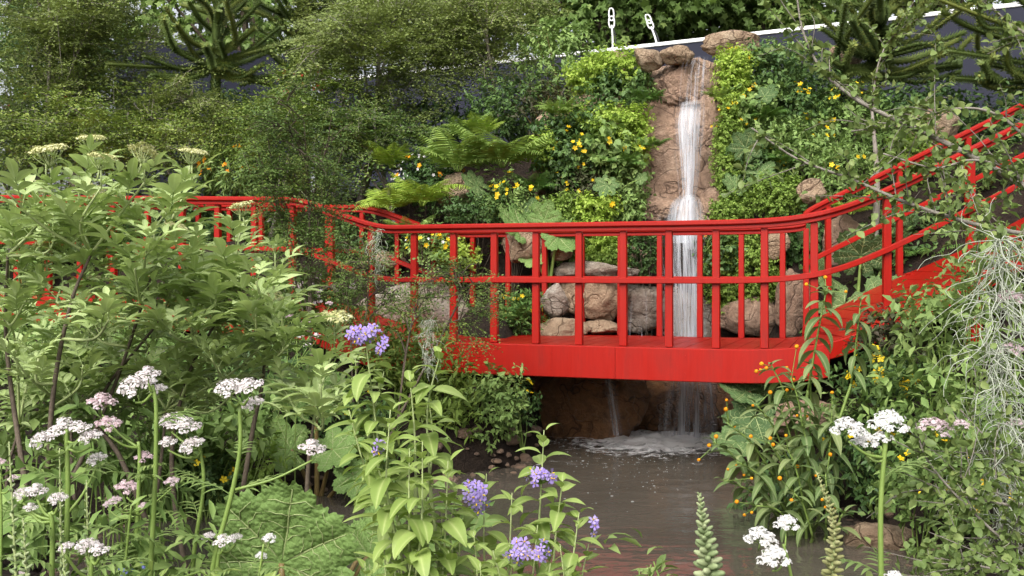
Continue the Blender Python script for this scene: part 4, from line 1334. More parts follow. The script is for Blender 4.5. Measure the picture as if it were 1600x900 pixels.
# right hillside
shrub('dark_shrub', 'dark broadleaf shrub under the spiky conifer behind the pinkish boulder', 'shrub', 1440, 165, 11.4, 100, 40, 'heart', 0.06, 'dark_leaf', 3.6)
shrub('dark_shrub', 'dark evergreen shrub at the right edge behind the top of the ramp', 'shrub', 1570, 200, 10.9, 70, 60, 'oval', 0.06, 'dark_leaf', 3.4)
shrub('bright_shrub', 'yellow green shrub below the pinkish boulder by the rising rail', 'shrub', 1425, 240, 10.2, 55, 40, 'small', 0.05, 'moss_leaf', 3.4)
shrub('leafy_shrub', 'leafy shrub on the hill between green wall and pinkish boulder', 'shrub', 1340, 200, 11.2, 70, 62, 'oval', 0.06, 'mid_leaf', 3.4, fl=('yellow_petal', 8, 0.028, 2))
shrub('leafy_shrub', 'leafy shrub with yellow flowers between tan boulder and rising rail', 'shrub', 1325, 275, 10.6, 62, 50, 'oval', 0.055, 'mid_leaf', 3.4, fl=('yellow_petal', 6, 0.028, 2))
shrub('dark_shrub', 'dark shrub in the shade under the ramp behind its posts', 'shrub', 1440, 400, 9.9, 100, 90, 'oval', 0.06, 'dark_leaf', 3.2)
shrub('leafy_shrub', 'leafy shrub behind the ramp posts at the right edge', 'shrub', 1560, 290, 9.9, 70, 60, 'oval', 0.06, 'mid_leaf', 3.0)
shrub('leafy_shrub', 'dark leafy shrub on the hilltop just right of the long flat boulder', 'shrub', 1225, 95, 12.0, 60, 40, 'oval', 0.06, 'mid_leaf', 3.4)
shrub('leafy_shrub', 'leafy shrub under the left branches of the right hill conifer', 'shrub', 1290, 140, 11.8, 50, 45, 'oval', 0.06, 'dark_leaf', 3.4)

# ------------------------------------------------------------------ green wall left and right of the fall
GW = 'plants of the green wall'


def wall_plant(label, px, py, D, rx, ry, kind, fl=None):
    conf = {
        'lime': dict(leaf='small', size=0.042, mat='lime_leaf', cov=3.4, droop=0.7, up=0.1, cl=14, nup=0.6),
        'moss': dict(leaf='small', size=0.032, mat='moss_leaf', cov=3.2, droop=0.6, up=0.1, cl=14, nup=0.6),
        'heart': dict(leaf='heart', size=0.075, mat='mid_leaf', cov=3.6, droop=0.5, up=0.2, nup=0.6),
        'dark': dict(leaf='oval2', size=0.06, mat='dark_leaf', cov=3.6, droop=0.35, up=0.2, nup=0.6),
        'mid': dict(leaf='oval', size=0.055, mat='mid_leaf', cov=3.6, droop=0.35, up=0.3, nup=0.7),
        'fresh': dict(leaf='oval2', size=0.06, mat='fresh_leaf', cov=3.4, droop=0.4, up=0.3, nup=0.7),
        'purple': dict(leaf='oval', size=0.05, mat='purple_leaf', cov=3.4, droop=0.35, up=0.2, nup=0.7),
    }[kind]
    c = P(px, py, D)
    conf['cov'] *= 1.35
    return shrub('wall_plant', label, 'plant', px, py, D, rx * 1.15, ry * 1.15, dep=0.6, stem='stem_green', fl=fl, nst=6, base=(c[0], c[1] + rx * D / F * 0.5, c[2] - 0.1), group=GW, **conf)


wall_plant('lime fern mound crowning the green wall left of the fall', 968, 104, 11.5, 44, 26, 'lime')
wall_plant('yellow green mound at the upper left corner of the green wall', 925, 122, 11.6, 34, 30, 'lime')
wall_plant('dark leafy clump below the crowning lime mound', 960, 148, 11.4, 56, 34, 'dark')
wall_plant('glossy clump beside the rock just left of the upper fall', 994, 142, 11.4, 24, 34, 'mid')
wall_plant('lime cascade in the waist of the left green wall', 950, 190, 11.25, 60, 28, 'lime')
wall_plant('lime curtain hanging beside the rusty rock left of the fall', 990, 215, 11.1, 24, 48, 'lime')
wall_plant('dark ferny clump on the upper left shoulder of the bulge', 880, 200, 11.2, 50, 32, 'dark')
wall_plant('lime tuft on the outer left edge of the green bulge', 852, 232, 11.05, 22, 28, 'lime')
wall_plant('heart-leaved clump at the centre of the left green bulge', 952, 238, 10.95, 46, 40, 'heart', ('yellow_petal', 5, 0.03, 2))
wall_plant('dark clump with yellow flowers on the left green bulge', 885, 256, 11.0, 40, 46, 'dark', ('yellow_petal', 8, 0.028, 2))
wall_plant('bronze leaved clump dotted yellow below the flowery clump', 905, 300, 10.95, 44, 32, 'purple', ('yellow_petal', 8, 0.02, 2))
wall_plant('fresh green clump at the lower right of the left bulge', 970, 285, 10.95, 42, 44, 'fresh')
wall_plant('lime mound just over the handrail, right of the moss ball', 930, 325, 10.7, 34, 24, 'lime', ('yellow_petal', 3, 0.025, 2))
wall_plant('mossy ball just over the handrail left of the lime mound', 874, 328, 10.7, 26, 30, 'moss')
wall_plant('green tuft over the handrail between lime mound and fall', 985, 325, 10.75, 24, 24, 'mid')
wall_plant('lime patch seen through the railing below the lime mound', 935, 375, 10.6, 34, 32, 'lime')
wall_plant('mossy patch seen through the railing over the capping rock', 955, 405, 10.5, 34, 18, 'moss')
wall_plant('green patch behind the railing next to the gunnera leaf', 900, 380, 10.65, 22, 34, 'mid')
wall_plant('bright mound capping the green wall right of the spill lip', 1156, 98, 11.45, 34, 26, 'lime', ('yellow_petal', 3, 0.03, 2))
wall_plant('lime curtain beside the upper fall on the right wall', 1144, 138, 11.3, 24, 46, 'lime')
wall_plant('dark glossy clump at the top of the right green wall', 1200, 118, 11.5, 48, 46, 'dark')
wall_plant('broad leaved clump in the upper middle of the right wall', 1190, 165, 11.3, 46, 34, 'heart', ('yellow_petal', 3, 0.03, 2))
wall_plant('mossy curtain with yellow flowers at the right edge of the fall', 1138, 205, 11.1, 20, 46, 'moss', ('yellow_petal', 5, 0.022, 2))
wall_plant('dark clump with yellow flowers on the outer right wall', 1250, 170, 11.4, 46, 44, 'dark', ('yellow_petal', 5, 0.03, 2))
wall_plant('leafy clump at the middle of the right green wall', 1215, 215, 11.15, 44, 34, 'mid', ('yellow_petal', 4, 0.03, 2))
wall_plant('dark shaded clump low on the right green wall', 1185, 265, 11.0, 46, 40, 'dark', ('yellow_petal', 5, 0.032, 3))
wall_plant('mossy curtain beside the splash on the right', 1136, 270, 10.95, 20, 44, 'moss')
wall_plant('lime green mound above the handrail right of the splash', 1140, 330, 10.75, 34, 28, 'moss')
wall_plant('rounded light mound above the handrail beside the tan boulder', 1215, 305, 10.6, 42, 32, 'moss')
wall_plant('dark leafy clump on the outer lower right wall', 1265, 235, 10.9, 44, 40, 'mid', ('yellow_petal', 5, 0.028, 2))
wall_plant('hanging moss plant behind the railings just right of the fall', 1130, 425, 10.55, 30, 76, 'moss')
wall_plant('dark leaves with orange bloom behind the railings near the fall', 1125, 395, 10.45, 26, 40, 'dark', ('orange_petal', 4, 0.026, 2))
wall_plant('bright hanging plant behind the second railing gap right of the fall', 1180, 420, 10.5, 34, 66, 'moss')
wall_plant('small dark creeper behind the last level railing gap', 1250, 375, 10.5, 30, 44, 'dark')
# ------------------------------------------------------------------ ferns
def frond_mesh(name, mat, npin=22, width=0.34, arch=1.1, droop=0.2, seed=0, pin_w=0.050):
    """one arching fern frond of unit length: rachis and toothed leaflets"""
    r = np.random.default_rng(seed); g = Geo()
    u = np.linspace(0, 1, 24)
    ang = 0.55 - arch * u * 1.1
    dx, dz = np.cos(ang), np.sin(ang)
    X = np.concatenate([[0], np.cumsum((dx[1:] + dx[:-1]) / 2 / 23)]); Z = np.concatenate([[0], np.cumsum((dz[1:] + dz[:-1]) / 2 / 23)])
    C = np.stack([X, np.zeros(24), Z], 1)
    tube(g, C, np.linspace(0.010, 0.002, 24), 4, 0.9)
    pl = leaf_t(0.15, 4, 0.05, 0.35, 0.25, 0.01, 0.008)
    pos, xs, nn, ss = [], [], [], []
    for i in range(npin):
        t = 0.14 + 0.86 * i / npin
        w = width * (math.sin(PI * min(1, t ** 0.75)) ** 0.65) * (1 - 0.25 * t) + 0.02
        a = np.interp(t, u, ang)
        p = np.array([np.interp(t, u, X), 0, np.interp(t, u, Z)])
        tang = np.array([math.cos(a), 0, math.sin(a)]); nrm = np.array([-math.sin(a), 0, math.cos(a)])
        for sg in (-1, 1):
            pos.append(p); xs.append(tang * 0.38 + np.array([0, sg, 0]) - nrm * droop + r.normal(size=3) * 0.05); nn.append(nrm + np.array([0, 0, 0.2])); ss.append(w * r.uniform(0.9, 1.08))
    g.inst(pl, np.array(pos), np.array(xs), np.array(nn), np.array(ss), r.random(len(pos)))
    return g.mesh(name, mat)


FR = {m: [frond_mesh('frond', m, 17, 0.34, 1.1, 0.25, 1), frond_mesh('frond', m, 19, 0.30, 1.5, 0.3, 2), frond_mesh('frond', m, 16, 0.38, 0.8, 0.35, 3)] for m in ('fern_leaf', 'fern_lime', 'fern_dark')}


def fern(label, px, py, D, size, n, mat='fern_leaf', az=(0, 2 * PI), lift=0.6, group='ferns'):
    c = P(px, py, D)
    root = thing('fern', label, 'fern', c, group)
    for i in range(n):
        a = az[0] + (az[1] - az[0]) * (i + rng.uniform(0.2, 0.8)) / n
        x = np.array([math.cos(a), math.sin(a), lift + rng.normal() * 0.18])
        put('frond', FR[mat][rng.integers(3)], root, c + np.array([math.cos(a), math.sin(a), 0]) * 0.02, x, Z1 + np.array([-math.cos(a), -math.sin(a), 0]) * lift, size * rng.uniform(0.75, 1.1))
    return root


FW = (PI * 0.9, PI * 2.1)
fern('large bright fern with long arching fronds left of the green wall', 785, 262, 10.8, 0.66, 14, lift=0.75)
fern('feathery fern with drooping fronds over the white flowered shrub', 716, 268, 10.9, 0.60, 12, 'fern_leaf', lift=0.7)
fern('fern with upright fronds in the shade under the layered beech', 725, 212, 11.7, 0.42, 9, 'fern_leaf', lift=0.5)
fern('curling lime fern crosier tuft above the large bright fern', 752, 212, 11.6, 0.34, 8, 'fern_lime', lift=0.8)
fern('lime green weeping fern above the bend of the handrail', 612, 262, 11.3, 0.40, 12, 'fern_lime')
fern('wide lime fern spilling over the handrail left of the orange brown boulder', 660, 322, 10.75, 0.55, 12, 'fern_lime')
fern('yellow green fern behind the handrail bend', 610, 330, 10.9, 0.5, 11, 'fern_lime')
fern('fern seen through the left railing beside the lime shrub', 640, 372, 10.7, 0.36, 9, 'fern_leaf')
fern('small fern growing behind the deck below the gunnera', 808, 500, 10.1, 0.30, 8, 'fern_dark')
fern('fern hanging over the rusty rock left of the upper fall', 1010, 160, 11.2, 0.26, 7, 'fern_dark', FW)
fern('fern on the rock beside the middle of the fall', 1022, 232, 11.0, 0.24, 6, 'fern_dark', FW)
fern('fern tip poking at the right edge of the upper fall', 1120, 155, 11.1, 0.2, 6, 'fern_leaf', FW)
fern('fern among the leaves on the left shoulder of the green wall', 872, 182, 11.0, 0.3, 9, 'fern_leaf', FW)
fern('fern on the green bulge under its lime curtain', 975, 262, 10.8, 0.26, 8, 'fern_dark', FW)
fern('fern between green wall and narrow upright rock', 835, 300, 10.85, 0.34, 9, 'fern_dark')
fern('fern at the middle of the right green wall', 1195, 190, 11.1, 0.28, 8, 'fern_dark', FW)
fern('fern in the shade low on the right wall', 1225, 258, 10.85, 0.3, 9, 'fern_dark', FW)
fern('bright fern behind the ramp below the bend of the handrail', 1330, 335, 10.0, 0.34, 9, 'fern_lime')
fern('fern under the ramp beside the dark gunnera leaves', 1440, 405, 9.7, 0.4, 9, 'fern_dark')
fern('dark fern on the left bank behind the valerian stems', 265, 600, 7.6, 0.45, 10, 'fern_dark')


# ------------------------------------------------------------------ gunnera
def gunnera_mesh(name, mat, seed=0, lobes_n=7, rings=16, segs=112, cup=0.28, pucker=0.02, cut=0.30):
    """big round lobed leaf, unit radius; stalk joins at the origin, blade runs to +x"""
    r = np.random.default_rng(seed)
    A = np.linspace(-PI * 0.93, PI * 0.93, segs)
    V, W = [], []
    ph = r.uniform(0, 6)
    vein_a = np.linspace(-PI * 0.85, PI * 0.85, lobes_n)
    for i in range(rings + 1):
        f = i / rings
        for a in A:
            da = np.abs(a - vein_a).min() / (vein_a[1] - vein_a[0]) * 2    # 0 on a main vein, 1 between
            edge = (1 - cut * da ** 2 + 0.035 * math.sin(a * 31 + ph) + 0.028 * math.sin(a * 67 + ph)) * (0.92 - 0.2 * (abs(a) / PI) ** 2 + 0.1 * math.cos(a))
            R = f * edge
            x, y = R * math.cos(a) * 1.0 + 0.0, R * math.sin(a)
            z = cup * (R ** 2) * (0.4 + 0.3 * math.cos(a)) - 0.10 * f ** 4 * da + 0.05 * f * da
            z += pucker * 1.3 * abs(noise.noise(Vector((x * 9, y * 9, seed)))) + pucker * 1.6 * noise.noise(Vector((x * 4, y * 4, seed + 5))) - 0.035 * max(0, 1 - da * 5) * (1 - f * 0.6)
            V.append((x, y, z))
            sec = abs(math.sin((f * 9 - da * 3.2) * PI)) ** 14 * 0.72 if f > 0.12 else 0
            W.append(max(max(0.0, 1 - da * (3 + 9 * f)), sec * 0.86))
    i, j = np.meshgrid(np.arange(rings), np.arange(segs - 1), indexing='ij')
    k = i * segs + j
    g = Geo(); g.add(np.array(V), np.stack([k, k + 1, k + segs + 1, k + segs], -1).reshape(-1, 4)[:, ::-1], None, r.random(), np.array(W))
    me = g.mesh(name, mat)
    gv = Geo()
    for a in vein_a:
        pts = []
        for f in np.linspace(0.0, 0.88, 9):
            q = V[int(round(f * rings)) * segs + int(np.abs(A - a).argmin())]
            pts.append((q[0], q[1], q[2] + 0.004))
        tube(gv, np.array(pts), np.linspace(0.020, 0.005, 9), 5)
        for f0 in (0.25, 0.4, 0.55, 0.7):
            for sg in (-1, 1):
                sp = []
                for e in np.linspace(0, 1, 5):
                    f = f0 + 0.22 * e; aa = a + sg * (vein_a[1] - vein_a[0]) * 0.46 * e
                    if abs(aa) > PI * 0.92: break
                    q = V[min(rings, int(round(f * rings))) * segs + int(np.abs(A - aa).argmin())]
                    sp.append((q[0], q[1], q[2] + 0.003))
                if len(sp) > 2: tube(gv, np.array(sp), np.linspace(0.009, 0.003, len(sp)), 4)
    return me, gv.mesh('vein', 'stem_pale')


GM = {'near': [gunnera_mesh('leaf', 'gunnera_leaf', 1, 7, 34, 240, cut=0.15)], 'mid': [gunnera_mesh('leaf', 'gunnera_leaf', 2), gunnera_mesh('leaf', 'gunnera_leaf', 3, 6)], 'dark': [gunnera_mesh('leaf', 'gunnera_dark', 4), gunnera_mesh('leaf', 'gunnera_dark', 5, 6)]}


def gunnera(label, base, leaves, kind='mid', stalk='stem_red'):
    """leaves: (px, py, D, radius px, facing (tip dx, tip dz), tilt towards camera)"""
    b = P(*base); b[2] = min(b[2], gz(b[0], b[1]) + 0.05) if base[2] < 9 else b[2]
    root = thing('gunnera', label, 'plant', b, 'gunneras')
    for k, (px, py, D, rpx, tip, tilt) in enumerate(leaves):
        c = P(px, py, D)
        x = np.array([tip[0], -0.15, tip[1]]); nrm = np.array([0, -tilt, 1 - tilt * 0.5]) + np.array([tip[0], 0, 0]) * 0.2
        m = GM[kind][k % len(GM[kind])]
        s = rpx * D / F
        o = put('leaf', m[0], root, c, x, nrm, s)
        v = bpy.data.objects.new('vein', m[1]); COL.objects.link(v); v.parent = o
        g = Geo(); L = spline([b, (b + c) / 2 + np.array([0, 0.04, 0.03]), c], 8); tube(g, L, np.linspace(0.022, 0.012, len(L)) * (s / 0.3) ** 0.5, 6)
        part('stalk', g, stalk, root)
    return root


gunnera('huge puckered gunnera leaf in the foreground by the water', (440, 1100, 4.6), [(440, 880, 4.7, 140, (0.2, 1.0), 0.95), (575, 868, 4.75, 78, (0.75, 0.6), 0.6), (600, 800, 5.4, 60, (0.6, 0.5), 0.6)], 'near')
gunnera('lobed gunnera on the left bank behind the valerian heads', (495, 790, 7.6), [(492, 622, 7.5, 66, (0.1, 1.0), 0.55), (455, 702, 7.5, 52, (-0.6, 0.4), 0.7), (520, 702, 7.4, 56, (0.8, 0.1), 0.6), (552, 742, 7.3, 46, (0.5, -0.5), 0.75)], 'mid')
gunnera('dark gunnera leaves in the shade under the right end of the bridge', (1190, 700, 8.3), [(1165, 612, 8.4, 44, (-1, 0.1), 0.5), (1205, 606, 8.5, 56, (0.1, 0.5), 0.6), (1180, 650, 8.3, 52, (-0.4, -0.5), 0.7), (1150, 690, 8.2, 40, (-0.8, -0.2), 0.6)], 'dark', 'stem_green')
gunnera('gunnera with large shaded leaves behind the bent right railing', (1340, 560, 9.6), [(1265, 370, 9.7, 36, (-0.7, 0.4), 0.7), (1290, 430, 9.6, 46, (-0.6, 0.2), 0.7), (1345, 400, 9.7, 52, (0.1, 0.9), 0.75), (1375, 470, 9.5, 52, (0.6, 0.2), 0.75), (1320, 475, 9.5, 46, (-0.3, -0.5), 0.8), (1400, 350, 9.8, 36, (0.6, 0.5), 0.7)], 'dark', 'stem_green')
gunnera('gunnera with lit and shaded leaves behind the railing posts', (858, 450, 10.4), [(815, 355, 10.4, 44, (-0.7, 0.4), 0.6), (872, 368, 10.3, 40, (0.6, -0.3), 0.8), (850, 345, 10.4, 34, (0.3, 0.8), 0.6), (835, 400, 10.4, 26, (-0.5, -0.4), 0.7)], 'mid', 'stem_green')
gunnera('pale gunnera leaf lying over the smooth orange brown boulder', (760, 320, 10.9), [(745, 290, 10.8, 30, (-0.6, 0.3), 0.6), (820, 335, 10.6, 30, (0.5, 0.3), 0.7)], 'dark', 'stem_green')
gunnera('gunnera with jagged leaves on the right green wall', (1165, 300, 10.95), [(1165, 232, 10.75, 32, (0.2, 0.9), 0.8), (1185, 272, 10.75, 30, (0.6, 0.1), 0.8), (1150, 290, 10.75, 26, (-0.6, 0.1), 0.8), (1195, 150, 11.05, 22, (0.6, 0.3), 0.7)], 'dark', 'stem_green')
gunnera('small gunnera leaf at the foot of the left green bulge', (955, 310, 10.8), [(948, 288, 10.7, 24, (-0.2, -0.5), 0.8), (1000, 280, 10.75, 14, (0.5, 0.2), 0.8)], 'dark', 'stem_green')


# ------------------------------------------------------------------ elder
def elder_leaf_mesh(seed, mat='elder_leaf', nl=5):
    """compound leaf: stalk with paired, arched leaflets and one at the tip; unit length"""
    r = np.random.default_rng(seed); g = Geo()
    C = np.array([(0, 0, 0), (0.3, 0, 0.04), (0.6, 0, 0.03), (0.8, 0, -0.02)])
    tube(g, spline(C, 9), 0.010, 4, 0.9)
    lt = leaf_t(0.33, 6, 0.22, 0.85, 0.42, 0.012, 0.006)
    spots = [(0.42, -1), (0.42, 1), (0.66, -1), (0.66, 1), (0.8, 0)]
    if nl == 7: spots = [(0.26, -1), (0.26, 1)] + spots
    for u, sg in spots:
        z = np.interp(u, C[:, 0], C[:, 2])
        x = np.array([[0.75 if sg else 1.0, sg * 0.75, 0.28 + r.normal() * 0.1]])
        n = np.array([[0.0, -sg * 0.25, 1.0]])
        g.inst(lt, np.array([[u, 0, z]]), x, n, np.array([(0.62 if sg == 0 else 0.55) * r.uniform(0.85, 1.1)]), np.array([r.random()]))
    return g.mesh('leaf', mat)


ELDER = [elder_leaf_mesh(i, nl=7 if i == 2 else 5) for i in range(4)]


def umbel_mesh(seed, mat, flat=0.15, arms=9, per=26, fs=0.055, name='flower_head', t='flower4', ball=False, stalk='stem_pale', rad=1.0):
    """branching flower head of unit radius; returns florets mesh and stalks mesh"""
    r = np.random.default_rng(seed); g = Geo(); st = Geo()
    tmpl = FL[t] if not ball else ball_t(5, 3)
    hub = np.array([0, 0, -0.75])
    tube(st, np.array([(0, 0, -1.3), hub]), 0.05, 5)
    for i in range(arms):
        rr = math.sqrt((i + 0.35) / arms) * 0.82
        a = i * 2.39996 + r.normal() * 0.2
        e = np.array([rr * math.cos(a), rr * math.sin(a), -flat * rr * rr * 2 + r.normal() * 0.05])
        tube(st, spline([hub, hub * 0.4 + e * 0.6 + np.array([0, 0, -0.1]), e - np.array([0, 0, 0.08])], 5), 0.018, 4)
        cr = rad * (0.36 if arms < 12 else 0.27)
        d = unit(r.normal(size=(per, 3))); d[:, 2] = np.abs(d[:, 2])
        p = e + d * np.array([cr, cr, cr * (1.0 if mat == 'pure_petal' else 0.8)]) * r.uniform(0.55, 1, per)[:, None]
        n = d + np.array([0, 0, 0.6])
        g.inst(tmpl, p, np.cross(n, r.normal(size=(per, 3))), n, fs * r.uniform(0.75, 1.25, per), np.full(per, r.random()) * 0.5 + r.random(per) * 0.49)
    return g.mesh(name, mat), st.mesh('pedicel', stalk)


UM = {
    'cream': [umbel_mesh(i, 'cream_petal', 0.05, 16, 34, 0.055, t='flower4') for i in range(2)],
    'pink': [umbel_mesh(10 + i, 'pink_petal', 0.38, 9, 42, 0.085, t='flower5', stalk='stem_green') for i in range(2)],
    'white': [umbel_mesh(20 + i, 'white_petal', 0.4, 9, 44, 0.085, t='flower5', stalk='stem_green') for i in range(2)],
    'pure': [umbel_mesh(30 + i, 'pure_petal', 0.5, 10, 52, 0.085, t='flower5', stalk='stem_green') for i in range(2)],
}


def umbel(root, kind, pos, s, tilt=None, k=0):
    m = UM[kind][k % len(UM[kind])]
    n = Z1 + (rng.normal(size=3) * 0.15 if tilt is None else np.array(tilt))
    o = put('flower_head', m[0], root, pos, np.cross(n, np.array([0.3, 1, 0])), n, s)
    v = bpy.data.objects.new('pedicel', m[1]); COL.objects.link(v); v.parent = o


def elder(label, base, D0, tips, main, wood='bark'):
    b = P(*base); b[2] = gz(b[0], b[1])
    root = thing('elder_shrub', label, 'shrub', b, 'elder shrubs')
    g = Geo()
    hubs = []
    for pl in main:
        q = [b] + [P(*p) for p in pl]
        L = spline(q, 18); tube(g, L, np.linspace(0.015, 0.006, len(L)), 6); hubs += list(L[6:])
    part('branch', g, wood, root)
    hubs = np.array(hubs)
    for (px, py, um) in tips:
        gs = Geo()
        D = D0 + rng.uniform(-0.45, 0.5)
        t = P(px, py, D)
        low = hubs[hubs[:, 2] < t[2] - 0.08]
        h = low[np.argmin(np.linalg.norm((low - t) * np.array([1, 0.7, 0.8]), axis=1))] if len(low) else b
        mid = h * 0.35 + t * 0.65 + np.array([0, 0, -0.05]) + rng.normal(size=3) * 0.03
        L = spline([h, mid, t], 12)
        tube(gs, L, np.linspace(0.008, 0.0045, len(L)), 5)
        ln = np.linalg.norm(t - h)
        k = int(np.clip(ln / 0.085, 5, 9))
        phi = rng.uniform(0, PI)
        for q in range(k):
            f = 1 - 0.085 * (q + 0.15) / ln
            if f < 0.1: break
            p = np.array([np.interp(f, np.linspace(0, 1, len(L)), L[:, c]) for c in range(3)])
            ax = unit(L[-1] - L[-3])
            for sg in (0, PI):
                a = phi + q * PI / 2 + sg + rng.normal() * 0.2
                lift = 1.15 - 0.17 * q + rng.normal() * 0.12
                x = np.array([math.cos(a), math.sin(a), max(0.2, lift)])
                put('leaf', ELDER[rng.integers(4)], root, p, x, Z1 - np.array([math.cos(a), math.sin(a), 0]) * lift * 0.8, (0.135 + 0.042 * min(q, 3)) * rng.uniform(0.65, 1.2))
        if um:
            tube(gs, np.array([t, t + np.array([0, 0, 0.10])]), 0.004, 5)
            umbel(root, 'cream', t + np.array([0, 0, 0.045]) + Z1 * 1.2 * um * D / F, 1.15 * um * D / F, None, rng.integers(2))
        part('shoot', gs, 'stem_pale', root)
    return root


elder('big elder with flat cream flower heads at the left edge', (60, 1150, 4.8), 4.75, [
    (72, 290, 34), (140, 262, 26), (158, 292, 26), (226, 285, 26), (300, 282, 26), (60, 338, 26), (20, 360, 0), (90, 360, 0), (150, 340, 24), (200, 330, 0), (262, 330, 0), (30, 430, 0), (72, 432, 28), (130, 410, 0), (185, 430, 0),
    (110, 480, 0), (20, 510, 0), (170, 500, 0), (60, 560, 0), (130, 570, 0), (10, 300, 0), (110, 330, 0), (180, 370, 0), (50, 390, 0), (230, 380, 0), (150, 400, 0), (100, 440, 0), (210, 420, 0), (40, 470, 0), (150, 450, 0)],
    [[(72, 760, 4.75), (85, 600, 4.75), (112, 470, 4.7), (142, 398, 4.7)], [(90, 800, 4.8), (180, 600, 5.2), (240, 420, 4.9)], [(12, 560, 5.2), (12, 400, 4.9)]])
elder('smaller elder with budding cream heads beside the left railing', (330, 1050, 5.2), 5.15, [
    (375, 362, 22), (275, 392, 20), (430, 395, 0), (335, 420, 0), (240, 445, 0), (400, 440, 0), (425, 500, 20), (345, 500, 22), (280, 470, 0), (265, 520, 0), (220, 510, 0), (380, 500, 0), (450, 540, 0), (330, 560, 0), (395, 580, 0), (230, 580, 0), (440, 490, 0), (300, 590, 0), (310, 390, 0), (360, 440, 0), (250, 410, 0), (300, 500, 0), (370, 400, 0), (400, 480, 0), (280, 430, 0), (340, 460, 0)],
    [[(270, 760, 5.2), (290, 600, 5.2), (350, 480, 5.2)], [(200, 740, 5.1), (150, 640, 5.2), (250, 500, 5.2)], [(390, 700, 5.2), (410, 600, 5.2), (415, 520, 5.2)]])
elder('low elder growth below the cream heads on the left bank', (180, 1100, 5.3), 5.3, [
    (20, 560, 0), (75, 520, 0), (125, 530, 0), (180, 545, 0), (225, 600, 0), (280, 560, 0), (340, 540, 20), (40, 620, 0), (100, 620, 0), (150, 640, 0), (300, 620, 0), (370, 610, 0), (410, 540, 0), (200, 480, 0), (310, 450, 18), (10, 470, 0), (150, 470, 18)],
    [[(120, 800, 5.3), (110, 640, 5.3)], [(240, 800, 5.3), (260, 640, 5.3)], [(20, 800, 5.3), (30, 660, 5.3)]])
elder('small elder shoot with one open cream head beside the purple flowers', (470, 1050, 4.9), 4.9, [(522, 545, 30), (470, 590, 0), (500, 600, 0), (440, 600, 0)], [[(480, 760, 4.9), (490, 660, 4.9)]])


# ------------------------------------------------------------------ valerian
def pinnate_mesh(seed, mat, n=5, w=0.2):
    r = np.random.default_rng(seed); g = Geo()
    C = np.array([(0, 0, 0), (0.35, 0, 0.05), (0.75, 0, 0.0)]); tube(g, spline(C, 7), 0.012, 4, 0.9)
    lt = leaf_t(w, 5, 0.15, 0.8, 0.4, 0.01)
    for i in range(n):
        u = 0.2 + 0.55 * i / (n - 1)
        for sg in ((-1, 1) if i < n - 1 else (0,)):
            g.inst(lt, np.array([[u, 0, np.interp(u, C[:, 0], C[:, 2])]]), np.array([[0.7 if sg else 1, sg * 0.8, 0.1]]), np.array([[0, -sg * 0.2, 1.0]]), np.array([0.4 * r.uniform(0.8, 1.1)]), np.array([r.random()]))
    return g.mesh('leaf', mat)


PIN = [pinnate_mesh(i, 'mid_leaf') for i in range(3)]
VAL = [pinnate_mesh(5 + i, 'fresh_leaf') for i in range(2)]


def valerian(label, stem, D, heads, kind, leaves=3, r=0.011, mat='stem_green', group='valerians'):
    """stem: pixel points bottom to top; heads: (px, py, radius px, joint px, joint py)"""
    q = np.array([P(x, y, D) for x, y in stem])
    b = q[0].copy(); b[2] = gz(b[0], b[1])
    root = thing('valerian', label, 'flower', b, group)
    L = spline(np.vstack([b, q[0] if len(q) > 2 else (b + q[0]) / 2, q[1:]]), 18)
    g = Geo(); tube(g, L, np.linspace(r, r * 0.62, len(L)), 7); part('stem', g, mat, root)
    for i, (px, py, rp, jx, jy) in enumerate(heads):
        dz = rng.uniform(-0.08, 0.08)
        h, j = P(px, py + rp * 0.35, D + dz), P(jx, jy, D)
        s = rp * 1.04 * D / F
        g = Geo(); e = h - np.array([0, 0, s * 1.1]); LL = spline([j, (j + e) / 2 + np.array([0, 0, -0.015]), e], 8); tube(g, LL, np.linspace(r * 0.55, r * 0.38, len(LL)), 6); part('side_stalk', g, mat, root)
        umbel(root, kind, h, s, (rng.normal() * 0.12, -0.35, 0.0), i)
    for k in range(leaves):
        f = 0.35 + 0.5 * k / max(1, leaves)
        p = np.array([np.interp(f, np.linspace(0, 1, len(L)), L[:, c]) for c in range(3)])
        for sg in (0, PI):
            a = rng.uniform(0, 6.28) + sg
            put('leaf', VAL[rng.integers(2)], root, p, np.array([math.cos(a), math.sin(a), 0.35]), Z1, rng.uniform(0.14, 0.22))
    return root


valerian('tall valerian with the widest pale pink head, middle of the left group', [(235, 900), (242, 760), (244, 640), (238, 602)], 4.0, [(212, 585, 30, 240, 612), (232, 572, 18, 240, 610), (247, 600, 14, 241, 612)], 'white')
valerian('tall valerian with paired white heads leaning right', [(330, 900), (360, 780), (375, 700), (374, 630)], 3.9, [(360, 592, 24, 374, 630), (388, 590, 22, 374, 628), (394, 620, 18, 375, 640), (490, 687, 21, 368, 765)], 'white')
valerian('valerian with five white heads on pale branching stalks', [(103, 900), (106, 760), (104, 690), (104, 672)], 3.7, [(66, 674, 22, 105, 705), (100, 652, 24, 104, 672), (140, 672, 18, 105, 700), (128, 660, 14, 105, 690), (150, 708, 16, 108, 800)], 'white')
valerian('short valerian with two bright heads at the lower left', [(80, 960), (82, 830), (78, 800)], 3.6, [(36, 762, 16, 80, 812), (58, 756, 16, 80, 808), (90, 770, 15, 80, 800), (48, 786, 11, 80, 815)], 'white')
valerian('valerian with a cluster of three heads against dark leaves', [(300, 900), (318, 760), (310, 690)], 4.6, [(268, 645, 20, 312, 700), (292, 652, 22, 312, 692), (298, 684, 20, 314, 705), (262, 682, 14, 312, 715)], 'white', mat='stem_green')
